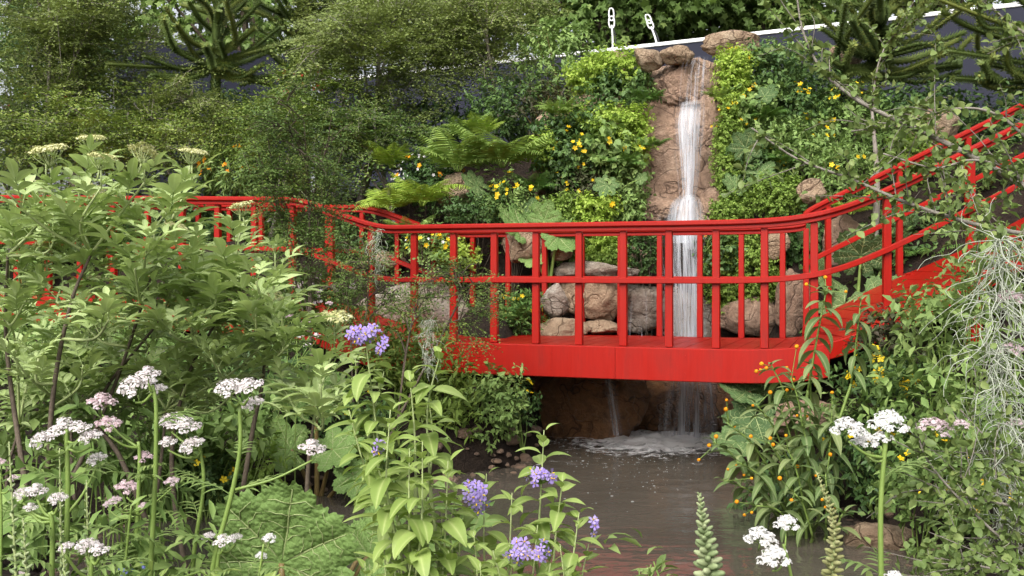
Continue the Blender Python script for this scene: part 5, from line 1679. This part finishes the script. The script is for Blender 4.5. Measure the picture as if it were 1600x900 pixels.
valerian('valerian with small pink heads below the widest head', [(210, 930), (215, 800), (218, 720), (216, 690)], 4.5, [(198, 750, 18, 216, 780), (160, 614, 23, 217, 700), (170, 650, 20, 217, 700), (225, 705, 15, 217, 720)], 'pink')
valerian('young valerian with dull pink buds at lower left', [(190, 940), (200, 840), (205, 790)], 4.2, [(180, 775, 10, 204, 800), (168, 783, 8, 204, 810), (268, 745, 12, 210, 800), (225, 785, 9, 205, 800)], 'pink', r=0.007)
valerian('low valerian with a broad white head at the bottom left edge', [(140, 980), (142, 900), (144, 870)], 3.5, [(135, 842, 18, 143, 880), (155, 850, 15, 143, 876), (102, 848, 12, 141, 905)], 'white')
valerian('low valerian with three white heads beside the huge gunnera leaf', [(330, 980), (338, 900), (342, 860)], 3.9, [(325, 832, 11, 341, 862), (348, 835, 16, 342, 858), (368, 834, 11, 343, 862)], 'white')
valerian('low white valerian sprig before the huge gunnera leaf', [(395, 980), (405, 900), (412, 850)], 3.8, [(420, 834, 11, 411, 860), (408, 862, 9, 410, 875)], 'pure', r=0.006)
valerian('pink valerian far left half cut by the picture edge', [(0, 940), (2, 820), (0, 740)], 3.9, [(-4, 716, 12, 1, 745), (20, 742, 9, 1, 770)], 'pink', r=0.007)
valerian('tall pure white valerian with four round heads at the right', [(1378, 960), (1376, 800), (1384, 690), (1388, 672)], 3.6, [(1388, 642, 29, 1388, 676), (1326, 652, 25, 1380, 715), (1350, 676, 20, 1380, 720), (1376, 674, 16, 1384, 700)], 'pure', 2)
valerian('pinkish white valerian leaning right beside the tall pure white one', [(1500, 960), (1490, 800), (1480, 700)], 3.9, [(1462, 652, 26, 1480, 700), (1482, 655, 15, 1481, 700), (1505, 655, 12, 1482, 712)], 'pink', 2, 0.006)
valerian('short pure white valerian in front of the water', [(1245, 960), (1232, 880), (1224, 850)], 3.4, [(1228, 806, 19, 1226, 856), (1190, 824, 24, 1226, 866), (1207, 856, 24, 1228, 872)], 'pure', 1, 0.007)
valerian('pure white valerian head just entering at the bottom edge', [(1400, 1000), (1402, 940), (1400, 920)], 3.4, [(1399, 893, 15, 1400, 925)], 'pure', 0, 0.006)
valerian('fading mauve valerian behind the hanging grey moss', [(1590, 800), (1588, 620), (1582, 480)], 4.4, [(1580, 452, 22, 1582, 490), (1585, 535, 20, 1586, 560), (1590, 652, 16, 1588, 690)], 'pink', 0, 0.005)
for lab, ps, D in (('tiny pink valerian flowers before the left fascia of the bridge', [(415, 468, 9), (440, 475, 7), (455, 490, 8), (478, 498, 8), (500, 488, 8), (425, 500, 6), (515, 470, 6)], 7.4),
                   ('tiny pale flowers on thin stalks above the red left beam', [(470, 520, 7), (495, 520, 7), (450, 515, 6), (398, 478, 6), (380, 500, 6), (480, 535, 6)], 7.2),
                   ('tiny white flowers between the elder leaves and dark foliage', [(275, 552, 8), (250, 545, 7), (190, 545, 6), (330, 535, 7), (105, 602, 9), (350, 600, 7)], 5.7)):
    x0 = np.mean([p[0] for p in ps]); y1 = max(p[1] for p in ps)
    valerian(lab, [(x0, y1 + 190), (x0 + 4, y1 + 80), (x0 + 2, y1 + 30)], D, [(a, b_, r_, x0 + 3, y1 + 50) for a, b_, r_ in ps], 'pink' if 'pink' in lab else 'white', 3, 0.005)


# ------------------------------------------------------------------ leafy climbers with purple flowers
SOL = []
for i in range(4):
    g = Geo(); g.inst(leaf_t(0.44 + 0.05 * (i % 2), 8, 0.13, 0.6 + 0.25 * i, 0.36, 0.008, 0.010), np.zeros((1, 3)), np.array([[1., 0, 0]]), np.array([[0, 0, 1.]]), [1.0], np.array([0.1]))
    SOL.append(g.mesh('leaf', 'solanum_leaf'))
gf = Geo()
gf.inst(flower_t(5, 0.62, 0.12), np.zeros((1, 3)), np.array([[1., 0, 0]]), np.array([[0, 0, 1.]]), [1.0], np.array([0.3]))
PF = gf.mesh('flower', 'purple_petal')
gf = Geo(); t_ = ball_t(6, 4, 0.13, 0.3); gf.inst(t_, np.array([[0, 0, 0.22]]), np.array([[1., 0, 0]]), np.array([[0, 0, 1.]]), [1.0]); PC = gf.mesh('stamen', 'yellow_petal')


def solanum(label, base, D0, shoots, clusters):
    b = P(*base); b[2] = gz(b[0], b[1])
    root = thing('potato_vine', label, 'plant', b, 'purple flowered vines')
    g = Geo()
    for px, py, bx, by, dz in shoots:
        D = D0 + dz
        t, m = P(px, py, D), P(bx, by, D)
        L = spline([m, m * 0.5 + t * 0.5 + rng.normal(size=3) * 0.02, t], 14)
        tube(g, L, np.linspace(0.005, 0.0016, len(L)), 6)
        g2 = spline([b + rng.normal(size=3) * np.array([0.08, 0.08, 0]), m], 4); tube(g, g2, 0.007, 5, cap=False)
        ln = np.linalg.norm(np.diff(L, axis=0), axis=1).sum()
        k = int(ln / 0.0205)
        for q in range(k):
            f = 1 - q / k * 0.97
            p = np.array([np.interp(f, np.linspace(0, 1, len(L)), L[:, c]) for c in range(3)])
            a = q * 2.39996 + rng.normal() * 0.3
            if rng.random() < 0.12: continue
            up = 1.3 - 1.2 * min(1, q / 7)
            x = np.array([math.cos(a), math.sin(a), up + rng.normal() * 0.15])
            s = (0.05 + 0.065 * min(1, q / 7)) * rng.uniform(0.8, 1.2)
            put('leaf', SOL[rng.integers(4)], root, p + np.array([math.cos(a), math.sin(a), 0]) * 0.008, x, Z1 - np.array([math.cos(a), math.sin(a), 0]) * up * 0.7 + rng.normal(size=3) * 0.15, s)
    part('stems', g, 'stem_pale', root)
    for px, py, rx, ry, n, D in clusters:
        c = P(px, py, D); k = D / F
        gs = Geo()
        for i in range(n):
            d = unit(rng.normal(size=3) + np.array([0, -0.9, 0.3]))
            p = c + d * np.array([rx * k, 0.05, ry * k]) * rng.uniform(0.6, 1.0)
            n_ = d + np.array([0, -0.7, 0.1]) + rng.normal(size=3) * 0.3
            o = put('flower', PF, root, p, np.cross(n_, rng.normal(size=3)), n_, 0.019 * rng.uniform(0.8, 1.15))
            v = bpy.data.objects.new('stamen', PC); COL.objects.link(v); v.parent = o
            tube(gs, np.array([c + np.array([0, 0.03, -0.03]), p]), 0.0015, 4, cap=False)
        part('flower_stalks', gs, 'stem_green', root)
    return root


solanum('bright leafy vine in the middle foreground with a purple cluster on top', (650, 1150, 3.5), 3.5, [
    (570, 520, 600, 760, 0.1), (690, 545, 672, 760, 0.0), (545, 640, 600, 800, 0.1), (640, 585, 650, 760, -0.1), (610, 640, 630, 880, -0.2), (660, 690, 650, 900, -0.3), (595, 760, 620, 930, -0.1), (700, 720, 690, 930, -0.2), (555, 560, 590, 720, 0.2), (600, 580, 615, 760, 0.15), (640, 700, 640, 860, -0.25), (580, 700, 600, 860, 0.0), (670, 620, 665, 780, 0.15)],
    [(572, 523, 28, 14, 26, 3.6), (598, 540, 10, 16, 6, 3.6), (592, 700, 12, 10, 5, 3.5)])
solanum('leafy vine with purple clusters overhanging the pool edge', (820, 1150, 3.7), 3.65, [
    (850, 672, 838, 880, 0.0), (880, 745, 860, 930, -0.1), (760, 740, 760, 930, 0.0), (800, 770, 790, 940, -0.2), (905, 800, 880, 950, -0.1), (690, 800, 700, 960, -0.3), (640, 820, 650, 960, -0.2), (740, 830, 745, 980, -0.4), (840, 820, 830, 980, -0.2), (920, 850, 900, 980, 0.0), (715, 760, 720, 930, -0.1), (670, 850, 672, 990, -0.4), (615, 860, 625, 990, -0.3), (770, 860, 775, 1000, -0.45), (875, 850, 866, 1000, -0.2)],
    [(745, 775, 24, 26, 24, 3.45), (812, 862, 26, 22, 18, 3.35), (846, 858, 16, 16, 10, 3.35), (845, 745, 24, 14, 16, 3.6), (925, 822, 7, 16, 6, 3.6)])

solanum('low leafy vine filling the bottom middle without flowers', (760, 1200, 3.2), 3.25, [
    (600, 850, 610, 1000, 0), (645, 870, 650, 1010, -.1), (700, 860, 705, 1010, 0), (750, 880, 750, 1010, -.1), (800, 870, 800, 1010, 0.1), (860, 880, 850, 1010, 0.1), (570, 880, 585, 1010, 0.2), (900, 880, 890, 1010, 0.2), (670, 790, 675, 960, 0.25), (720, 800, 715, 960, 0.3)], [])

# ------------------------------------------------------------------ orange ball shrub
BUD = []
for i in range(3):
    g = Geo(); g.inst(leaf_t(0.29, 7, 0.18, 0.6 + 0.4 * i, 0.36, 0.005), np.zeros((1, 3)), np.array([[1., 0, 0]]), np.array([[0, 0, 1.]]), [1.0], np.array([0.1])); BUD.append(g.mesh('leaf', 'buddleja_leaf'))
gb_ = Geo(); d_ = rdirs(70); gb_.inst(FL['flower4'], d_ * 0.9, np.cross(d_, rdirs(70)), d_, 0.24); gb_.inst(ball_t(8, 6), np.zeros((1, 3)), np.array([[1., 0, 0]]), np.array([[0, 0, 1.]]), [0.88], np.array([0.2]))
OB = gb_.mesh('flower_ball', 'orange_petal')


def orange_ball(label, base, D0, shoots):
    b = P(*base); b[2] = gz(b[0], b[1])
    root = thing('orange_ball_shrub', label, 'shrub', b, 'orange ball shrubs')
    g = Geo()
    for px, py, bx, by, dz, balls in shoots:
        D = D0 + dz
        t, m = P(px, py, D), P(bx, by, D + 0.05)
        L = spline([m, m * 0.45 + t * 0.55 + np.array([0, -0.02, 0.05]), t], 12); tube(g, L, np.linspace(0.008, 0.004, len(L)), 5)
        tube(g, spline([b + rng.normal(size=3) * np.array([0.1, 0.1, 0]), m], 4), 0.010, 5, cap=False)
        ln = np.linalg.norm(np.diff(L, axis=0), axis=1).sum(); k = max(4, int(ln / 0.060))
        for q in range(k):
            f = 1 - q / k
            p = np.array([np.interp(f, np.linspace(0, 1, len(L)), L[:, c]) for c in range(3)])
            for sg in (0, PI):
                a = q * PI / 2 + sg + rng.normal() * 0.25 + 0.6
                up = 0.95 - 0.28 * q + rng.normal() * 0.3
                put('leaf', BUD[rng.integers(3)], root, p, np.array([math.cos(a), math.sin(a), max(-0.45, up)]), Z1, (0.09 + 0.08 * min(1, q / 2.5)) * rng.uniform(0.85, 1.3))
        for i in range((balls + 1) // 2):
            o_ = rng.normal(size=3) * np.array([0.075, 0.05, 0.075]) + np.array([0, -0.02, 0.03])
            tube(g, np.array([t - (t - L[-3]) * 0.3, t + o_]), 0.0025, 4, cap=False)
            put('flower_ball', OB, root, t + o_, rdirs(1)[0], rdirs(1)[0], rng.uniform(0.008, 0.0145))
    part('stems', g, 'stem_green', root)


orange_ball('orange ball shrub with long leaves leaning over the pool', (1250, 900, 6.6), 6.6, [
    (1292, 450, 1262, 610, 0, 5), (1345, 470, 1330, 600, 0, 0), (1205, 570, 1250, 700, 0, 7), (1235, 590, 1260, 700, -.1, 5), (1265, 570, 1265, 690, .1, 3), (1180, 630, 1240, 740, 0, 4), (1135, 660, 1220, 760, -.1, 5), (1115, 690, 1210, 790, 0, 6), (1150, 720, 1230, 800, -.2, 4), (1130, 750, 1230, 820, -.1, 4), (1200, 690, 1250, 800, -.2, 5), (1250, 650, 1270, 780, -.2, 4), (1300, 640, 1290, 780, -.1, 2), (1180, 790, 1250, 830, -.3, 6), (1240, 770, 1270, 840, -.4, 6), (1290, 740, 1290, 840, -.3, 4), (1320, 800, 1300, 850, -.4, 5), (1230, 700, 1260, 810, -.3, 3), (1220, 640, 1250, 760, 0, 3)])
# ------------------------------------------------------------------ flower spikes
def spike(label, base, tip, D, w, n, mat='bud_green', bell=None, lean=0.0, name='foxglove'):
    t, m = P(tip[0], tip[1], D), P(base[0], base[1], D)
    b = m.copy(); b[2] = gz(b[0], b[1])
    root = thing(name, label, 'flower', b, 'flower spikes')
    L = spline([b, m, (m + t) / 2 + np.array([lean, 0, 0]), t], 20)
    g = Geo(); tube(g, L, np.linspace(0.008, 0.002, len(L)), 6); part('stem', g, 'stem_pale', root)
    Ls = spline([m, (m + t) / 2 + np.array([lean, 0, 0]), t], 20)
    bud = leaf_t(0.5, 4, 0.5, 0.3, 0.45, 0.02); bl = ball_t(6, 5, 0.42, 1.0)
    g = Geo()
    k = D / F
    for i in range(n):
        f = (i + 0.5) / n
        p = np.array([np.interp(f, np.linspace(0, 1, len(Ls)), Ls[:, c]) for c in range(3)])
        a = i * 2.39996
        rr = w * k * (1 - 0.78 * f ** 1.1)
        d = np.array([math.cos(a), math.sin(a), 0.15 + 0.9 * f])
        g.inst(bl, (p + unit(d) * rr * 0.6)[None], np.cross(d, [0.1, 0.3, 1])[None], d[None], [rr * 0.72])
    part('buds', g, mat, root)
    if bell:
        g = Geo()
        for i in range(bell[1]):
            f = rng.uniform(0.0, 0.35); p = Ls[int(f * (len(Ls) - 1))]; a = rng.uniform(0, 6.28)
            d = np.array([math.cos(a), math.sin(a) - 0.4, -0.3]); g.inst(ball_t(7, 5, 0.5, 1.0), (p + unit(d) * w * k)[None], np.cross(d, [0.1, 0.3, 1])[None], d[None], [w * k * 0.7])
        part('bells', g, bell[0], root)
    gl = Geo()
    for i in range(5):
        p = b + (m - b) * rng.uniform(0.1, 0.9); a = rng.uniform(0, 6.28)
        gl.inst(LEAF['lance'], p[None], np.array([[math.cos(a), math.sin(a), 0.4]]), Z1[None], [0.22])
    part('leaves', gl, 'grey_leaf', root)


spike('pale green foxglove spike standing before the pool', (1110, 910), (1093, 772), 3.3, 22, 60, 'bud_green', None, 0.0)
spike('olive tapering flower spike left of the tall white valerian', (1300, 905), (1276, 738), 3.3, 15, 70, 'bud_olive', None, 0.03, 'flower_spike')
spike('grey green foxglove spike at the bottom left corner, tallest of its group', (28, 960), (14, 690), 3.6, 13, 40, 'bud_green', ('pink_petal', 4))
spike('grey foxglove spike with pink bells left of the five headed valerian', (140, 960), (135, 750), 3.7, 13, 40, 'bud_green', ('pink_petal', 3))
spike('short grey foxglove spike beside the bottom left valerian', (46, 980), (36, 810), 3.4, 16, 40, 'bud_green', None)
spike('small grey foxglove spike near the bottom edge among valerians', (112, 980), (96, 850), 3.4, 13, 34, 'bud_green', ('pink_petal', 2))
spike('grey foxglove bud spike in front of the elder stem', (96, 900), (93, 700), 4.0, 9, 40, 'bud_green', None)


# ------------------------------------------------------------------ grass tufts
def tuft(label, px, py, D, n, L, spread=0.5, mat='grass_leaf', group='grass tufts'):
    b = P(px, py, D); b[2] = max(gz(b[0], b[1]), 0.0) if D < 9 else b[2]
    root = thing('grass_tuft', label, 'grass', b, group)
    g = Geo()
    a = rng.uniform(0, 2 * PI, n); s = spread * rng.uniform(0.3, 1, n)
    x = np.stack([np.cos(a) * s, np.sin(a) * s, np.ones(n)], 1)
    nn = np.stack([np.cos(a) * -1, -np.sin(a), np.full(n, 0.5)], 1)
    g.inst(LEAF['grass'], b + rng.normal(size=(n, 3)) * np.array([0.06, 0.06, 0.005]), x, -nn * np.array([1, 1, -1]), L * rng.uniform(0.5, 1.1, n))
    part('blades', g, mat, root, kind='stuff')


tuft('arching grass tuft on the left bank behind the leaning valerian', 315, 790, 7.1, 320, 0.75)
tuft('arching grass tuft beside the lobed gunnera', 590, 745, 7.8, 240, 0.6)
tuft('grass tuft under the elder beside the small yellow flowers', 250, 800, 6.9, 240, 0.7)
shrub('leafy_shoot', 'small pointed leafy shoot at the bottom edge before the water', 'plant', 1020, 890, 3.4, 36, 22, 'lance', 0.09, 'fresh_leaf', 0.8, stem='stem_green', cl=6, base=(P(1020, 890, 3.4)[0], 3.4, 0.2))

# ------------------------------------------------------------------ left bank and foreground undergrowth
LB = [
    ('leafy_shrub', 'leafy undershrub below the big elder at the left edge', 40, 660, 5.6, 110, 90, 'oval', 0.11, 'fresh_leaf', 2.6, None),
    ('leafy_shrub', 'broad leaved undershrub at the lower left corner', 50, 800, 4.6, 100, 80, 'oval2', 0.10, 'mid_leaf', 2.8, None),
    ('leafy_shrub', 'undershrub with lance leaves behind the five headed valerian', 170, 700, 5.4, 90, 90, 'lance', 0.14, 'mid_leaf', 2.6, None),
    ('leafy_shrub', 'shrub with pale lance leaves below the elder stems', 190, 590, 6.0, 110, 60, 'lance', 0.13, 'fresh_leaf', 2.4, None),
    ('leafy_shrub', 'undershrub along the bottom edge left of the huge gunnera leaf', 210, 870, 4.3, 120, 60, 'lance', 0.11, 'mid_leaf', 2.4, None),
    ('leafy_shrub', 'shaded shrub behind the leaning valerian on the left bank', 330, 660, 6.8, 110, 70, 'oval', 0.09, 'mid_leaf', 2.8, None),
    ('leafy_shrub', 'dark shrub on the bank below the left end of the bridge', 400, 580, 7.8, 110, 60, 'oval', 0.07, 'dark_leaf', 3.0, None),
    ('flowering_shrub', 'low shrub with yellow flowers by the left water edge', 325, 745, 6.9, 60, 40, 'oval', 0.05, 'dark_leaf', 2.6, ('yellow_petal', 6, 0.024, 2)),
    ('leafy_shrub', 'yellowing low shrub between grass and lobed gunnera', 400, 730, 7.3, 50, 45, 'oval2', 0.06, 'moss_leaf', 2.8, None),
    ('dark_shrub', 'dark shrub behind the lobed gunnera under the elder shoot', 520, 650, 8.0, 90, 70, 'oval', 0.06, 'dark_leaf', 3.0, ('yellow_petal', 8, 0.022)),
    ('leafy_shrub', 'bushy green shrub under the left end of the fascia', 770, 630, 8.7, 54, 64, 'oval', 0.055, 'mid_leaf', 3.4, None),
    ('leafy_shrub', 'ferny blue green shrub left of the bushy one under the bridge', 690, 620, 8.6, 66, 60, 'narrow', 0.09, 'beech_leaf', 3.2, None),
    ('flowering_shrub', 'small dark shrub with yellow flowers at the edge of the bridge shade', 818, 630, 9.0, 26, 36, 'oval', 0.04, 'dark_leaf', 3.0, ('yellow_petal', 6, 0.022, 2)),
    ('leafy_shrub', 'dense shrub before the red left beam of the bridge', 300, 520, 8.8, 170, 60, 'oval', 0.06, 'mid_leaf', 2.8, None),
    ('leafy_shrub', 'shrub hiding the far left beam behind the elder', 60, 530, 9.0, 150, 60, 'oval', 0.07, 'mid_leaf', 2.8, None),
    ('leafy_shrub', 'dark feathery shrub with pale flowers before the left railing', 490, 480, 8.6, 80, 52, 'narrow', 0.08, 'beech_dark', 2.6, ('pink_petal', 16, 0.016, 4)),
    ('leafy_shrub', 'bright round leaved plant along the bottom edge before the gunnera', 330, 915, 3.6, 90, 26, 'oval2', 0.05, 'solanum_leaf', 1.0, None),
    ('leafy_shrub', 'large leaved plant behind the bright vine in the foreground', 650, 830, 4.4, 110, 80, 'oval', 0.13, 'gunnera_leaf', 1.6, None),
    ('flowering_shrub', 'low sprig with tiny blue flowers at the bottom left among stems', 225, 900, 3.9, 40, 26, 'narrow', 0.06, 'mid_leaf', 1.2, ('blue_petal', 5, 0.007, 3)),
    # right bank
    ('flowering_shrub', 'shrub with yellow trumpet flowers at the right end of the deck', 1375, 600, 7.2, 62, 56, 'oval', 0.06, 'dark_leaf', 3.0, ('yellow_petal', 11, 0.032, 3)),
    ('purple_shrub', 'small purplish leaved shrub growing over the ramp beam', 1395, 522, 7.5, 56, 44, 'small', 0.05, 'purple_leaf', 3.2, None),
    ('leafy_shrub', 'leafy shrub before the sloping left end of the fascia', 620, 560, 8.6, 70, 46, 'narrow', 0.09, 'beech_leaf', 3.0, None),
    ('leafy_shrub', 'pointed leaf shrub with toothed leaves below the ramp', 1490, 520, 6.6, 100, 70, 'oval', 0.085, 'fresh_leaf', 2.8, None),
    ('leafy_shrub', 'pale leaved shrub in front of the ramp by the moss', 1530, 380, 7.0, 80, 64, 'oval', 0.085, 'fresh_leaf', 2.0, None),
    ('leafy_shrub', 'toothed leaf shrub behind the hanging grey moss', 1540, 640, 6.0, 100, 80, 'oval', 0.085, 'mid_leaf', 2.8, None),
    ('leafy_shrub', 'dense shrub right of the tall white valerian', 1440, 640, 6.6, 90, 70, 'oval', 0.075, 'mid_leaf', 2.8, None),
    ('dark_shrub', 'dark shrub behind the tall white valerian stems', 1370, 720, 6.7, 80, 70, 'oval', 0.055, 'dark_leaf', 3.2, ('yellow_petal', 7, 0.026, 2)),
    ('flowering_shrub', 'shrub with scattered yellow flowers above the cut orange boulder', 1440, 760, 5.9, 80, 70, 'oval', 0.06, 'mid_leaf', 2.8, ('yellow_petal', 8, 0.024, 2)),
    ('leafy_shrub', 'shrub filling the lower right corner behind the moss', 1560, 790, 5.4, 90, 90, 'oval', 0.07, 'mid_leaf', 2.8, ('yellow_petal', 6, 0.024, 2)),
    ('leafy_shrub', 'blue green small leaved shrub along the bottom right edge', 1500, 880, 4.6, 90, 44, 'round', 0.035, 'fresh_leaf', 2.4, None),
    ('leafy_shrub', 'shrub between mauve boulder and yellow trumpet flowers', 1320, 660, 7.3, 50, 50, 'oval', 0.06, 'mid_leaf', 3.0, None),
    ('leafy_shrub', 'low shrub on the bank beneath the orange ball shrub', 1240, 760, 7.2, 90, 60, 'oval', 0.06, 'dark_leaf', 2.8, None),
    ('leafy_shrub', 'leafy shrub covering the lower ramp beam at the right', 1480, 478, 7.3, 80, 34, 'oval', 0.06, 'mid_leaf', 2.8, None),
    ('leafy_shrub', 'leafy shrub before the top of the ramp at the picture edge', 1580, 440, 7.2, 60, 50, 'oval', 0.07, 'fresh_leaf', 2.6, None),
    ('leafy_shrub', 'low shrub hiding the right foot of the ramp', 1430, 560, 7.9, 70, 40, 'oval', 0.055, 'dark_leaf', 3.0, None),
]
for nm, lab, px, py, D, rx, ry, lf, sz, mt, cv, fl in LB:
    shrub(nm, lab, 'plant' if 'plant' in lab else 'shrub', px, py, D, rx, ry, lf, sz, mt, cv, stem='stem_green', fl=fl, droop=0.25 if lf == 'lance' else 0.1)


# ------------------------------------------------------------------ overhanging branches on the right
def overhang(label, base, D0, limbs, mat='beech_bright', leaf=0.035, dens=72, bark='bark_grey', name='overhanging_tree'):
    b = P(*base); b[2] = gz(b[0], b[1])
    root = thing(name, label, 'tree', b, 'small-leaved trees leaning in from the right')
    g = Geo(); t = P(base[0], limbs[0][0][0][1], D0)
    top = max(P(*l[0][0])[2] for l in limbs)
    tr = spline([b, np.array([b[0] + 0.05, b[1], (b[2] + top) / 2]), np.array([b[0], b[1], top])], 12)
    tube(g, tr, np.linspace(0.045, 0.012, len(tr)), 8); part('trunk', g, bark, root)
    gl = Geo()
    for pts, r0, side in limbs:
        q = [P(*p) for p in pts]
        q = [np.array([b[0], b[1], q[0][2] - 0.05])] + q
        L = spline(q, 30)
        gb = Geo(); tube(gb, L, np.linspace(r0, 0.003, len(L)), 6)
        twigs = [L[6:]]
        for i in range(side):
            j = rng.integers(6, len(L) - 1); s = L[j]
            tdir = unit(L[j] - L[j - 1])
            d = unit(tdir * 0.6 + rng.normal(size=3) * np.array([0.5, 0.5, 0.6]) + np.array([0, 0, 0.25]))
            ln = rng.uniform(0.10, 0.42)
            T2 = spline([s, s + d * ln * 0.5 + rng.normal(size=3) * 0.02, s + d * ln + np.array([0, 0, -0.03])], 8)
            tube(gb, T2, np.linspace(0.0026, 0.001, len(T2)), 4, cap=False); twigs.append(T2)
        part('branch', gb, bark, root)
        for T2 in twigs:
            ln = np.linalg.norm(np.diff(T2, axis=0), axis=1).sum()
            n = max(5, int(ln * dens))
            f = rng.random(n); xs = np.linspace(0, 1, len(T2))
            p = np.stack([np.interp(f, xs, T2[:, c]) for c in range(3)], 1) + rng.normal(size=(n, 3)) * 0.010
            tx = unit(T2[-1] - T2[0])
            x = unit(tx * 0.5 + rng.normal(size=(n, 3)) * 0.8)
            gl.inst(LEAF_R, p, x, Z1 * 0.8 + rng.normal(size=(n, 3)) * 0.5, leaf * rng.uniform(0.6, 1.25, n))
    part('crown', gl, mat, root)


LEAF_R = leaf_t(0.72, 3, 0.18, 0.5, 0.5, 0.1)
overhang('small-leaved branches crossing the ramp from the right edge', (1760, 700, 4.4), 4.3, [
    ([(1640, 310, 4.35), (1530, 250, 4.3), (1440, 205, 4.3), (1345, 160, 4.3), (1285, 110, 4.3), (1255, 50, 4.3), (1243, -20, 4.3)], 0.015, 15),
    ([(1640, 372, 4.3), (1530, 352, 4.25), (1420, 318, 4.2), (1330, 280, 4.2), (1245, 248, 4.2), (1175, 200, 4.2)], 0.012, 22),
    ([(1640, 240, 4.4), (1560, 180, 4.4), (1490, 170, 4.4), (1400, 195, 4.4), (1330, 205, 4.4)], 0.008, 11),
    ([(1640, 70, 4.4), (1570, 30, 4.4), (1530, -10, 4.4)], 0.010, 10),
    ([(1640, 330, 4.2), (1580, 268, 4.2), (1520, 250, 4.2), (1460, 262, 4.2), (1380, 240, 4.2)], 0.007, 11)])
overhang('low small-leaved branches in the bottom right corner', (1720, 1000, 3.9), 3.9, [
    ([(1640, 800, 3.85), (1560, 786, 3.85), (1490, 772, 3.85), (1430, 760, 3.85)], 0.009, 16),
    ([(1640, 900, 3.7), (1560, 890, 3.7), (1470, 872, 3.7)], 0.007, 14),
    ([(1600, 860, 3.8), (1520, 800, 3.8), (1450, 720, 3.8), (1430, 660, 3.8)], 0.006, 16),
    ([(1640, 740, 4.0), (1560, 700, 4.0), (1500, 640, 4.0)], 0.006, 12)])
overhang('upright small-leaved sapling in front of the right hill conifer', (1362, 300, 9.9), 9.9, [
    ([(1364, 165, 9.9), (1370, 110, 9.9), (1392, 60, 9.9), (1440, 25, 9.9)], 0.016, 16),
    ([(1382, 190, 9.9), (1430, 180, 9.9), (1450, 150, 9.9)], 0.012, 12)], leaf=0.06, dens=50)


# ------------------------------------------------------------------ hanging grey moss
def hanging_moss(label, px, y0, y1, D, w, n, rad=0.0034, curl=1.0):
    top = P(px, y0, D)
    root = thing('hanging_moss', label, 'plant', top, 'hanging grey moss')
    g = Geo(); k = D / F
    H = (y1 - y0) * k
    for i in range(n):
        u0 = max(0, rng.uniform(-0.12, 0.95)); ln = rng.uniform(0.12, 0.38) * H
        env = w * k * (0.25 + 0.75 * math.sin(PI * min(1, u0 * 0.8 + 0.15)))
        p = top + np.array([rng.normal() * env * 0.6, rng.normal() * env * 0.45, -u0 * H])
        d = unit(rng.normal(size=3) * np.array([1, 0.8, 0.5]) + np.array([0, 0, -0.6]))
        pts = [p]; seg = ln / 7
        for s in range(7):
            d = unit(d + rng.normal(size=3) * 0.38 * curl + np.array([0, 0, -0.30]))
            pts.append(pts[-1] + d * seg)
        pts = spline(np.array(pts), 14)
        tube(g, pts, np.linspace(rad, rad * 0.4, len(pts)), 4, rng.random(), cap=False)
    part('strands', g, 'moss_strand', root, kind='stuff')


hanging_moss('long silvery moss hanging from the branch at the right edge', 1565, 375, 840, 4.0, 22, 250, 0.0023, 1.5)
hanging_moss('wisp of grey moss hanging by the sloping left handrail', 588, 362, 440, 7.9, 11, 110, 0.0018)
hanging_moss('grey moss wisp dangling before the left end of the fascia', 668, 500, 585, 7.6, 11, 110, 0.0018)


# ------------------------------------------------------------------ ground cover over the bare soil
def ground_cover():
    N = 21000
    x = rng.uniform(-8, 8, N * 2); y = rng.uniform(4.2, 16, N * 2)
    sd_ = pool_sd(x, y)
    keep = (sd_ > 0.45) & ~((x > 0.0) & (x < 3.4) & (y > 10.2) & (y < 11.9)) & ~((x > -0.9) & (x < 0.8) & (y > 8.6) & (y < 10.6))
    # clear under the bridge deck
    dx, dy = x - R0[0], y - R0[1]
    across = dx * 0.349 + dy * 0.937
    keep &= ~((across > -0.15) & (across < WID + 0.15) & (x < 2.5)) & ~((x > 2.2) & (y > 7.9) & (y < 9.7))
    x, y = x[keep][:N], y[keep][:N]
    z = ground_z(x, y)
    cl = np.array([noise.noise(Vector((a * 0.9, b * 0.9, 0))) for a, b in zip(x[::8], y[::8])])
    h = np.repeat(np.clip(0.16 + cl * 0.25, 0.02, 0.4), 8)[:len(x)] * rng.random(len(x))
    a = rng.uniform(0, 2 * PI, len(x))
    g = Geo()
    g.inst(LEAF['oval'], np.stack([x, y, z + h], 1), np.stack([np.cos(a), np.sin(a), rng.normal(0.2, 0.3, len(x))], 1), Z1 + rng.normal(size=(len(x), 3)) * 0.5, rng.uniform(0.05, 0.11, len(x)))
    single('undergrowth', g, 'mid_leaf', 'low green leaves covering the soil between the shrubs', None, 'stuff')


ground_cover()
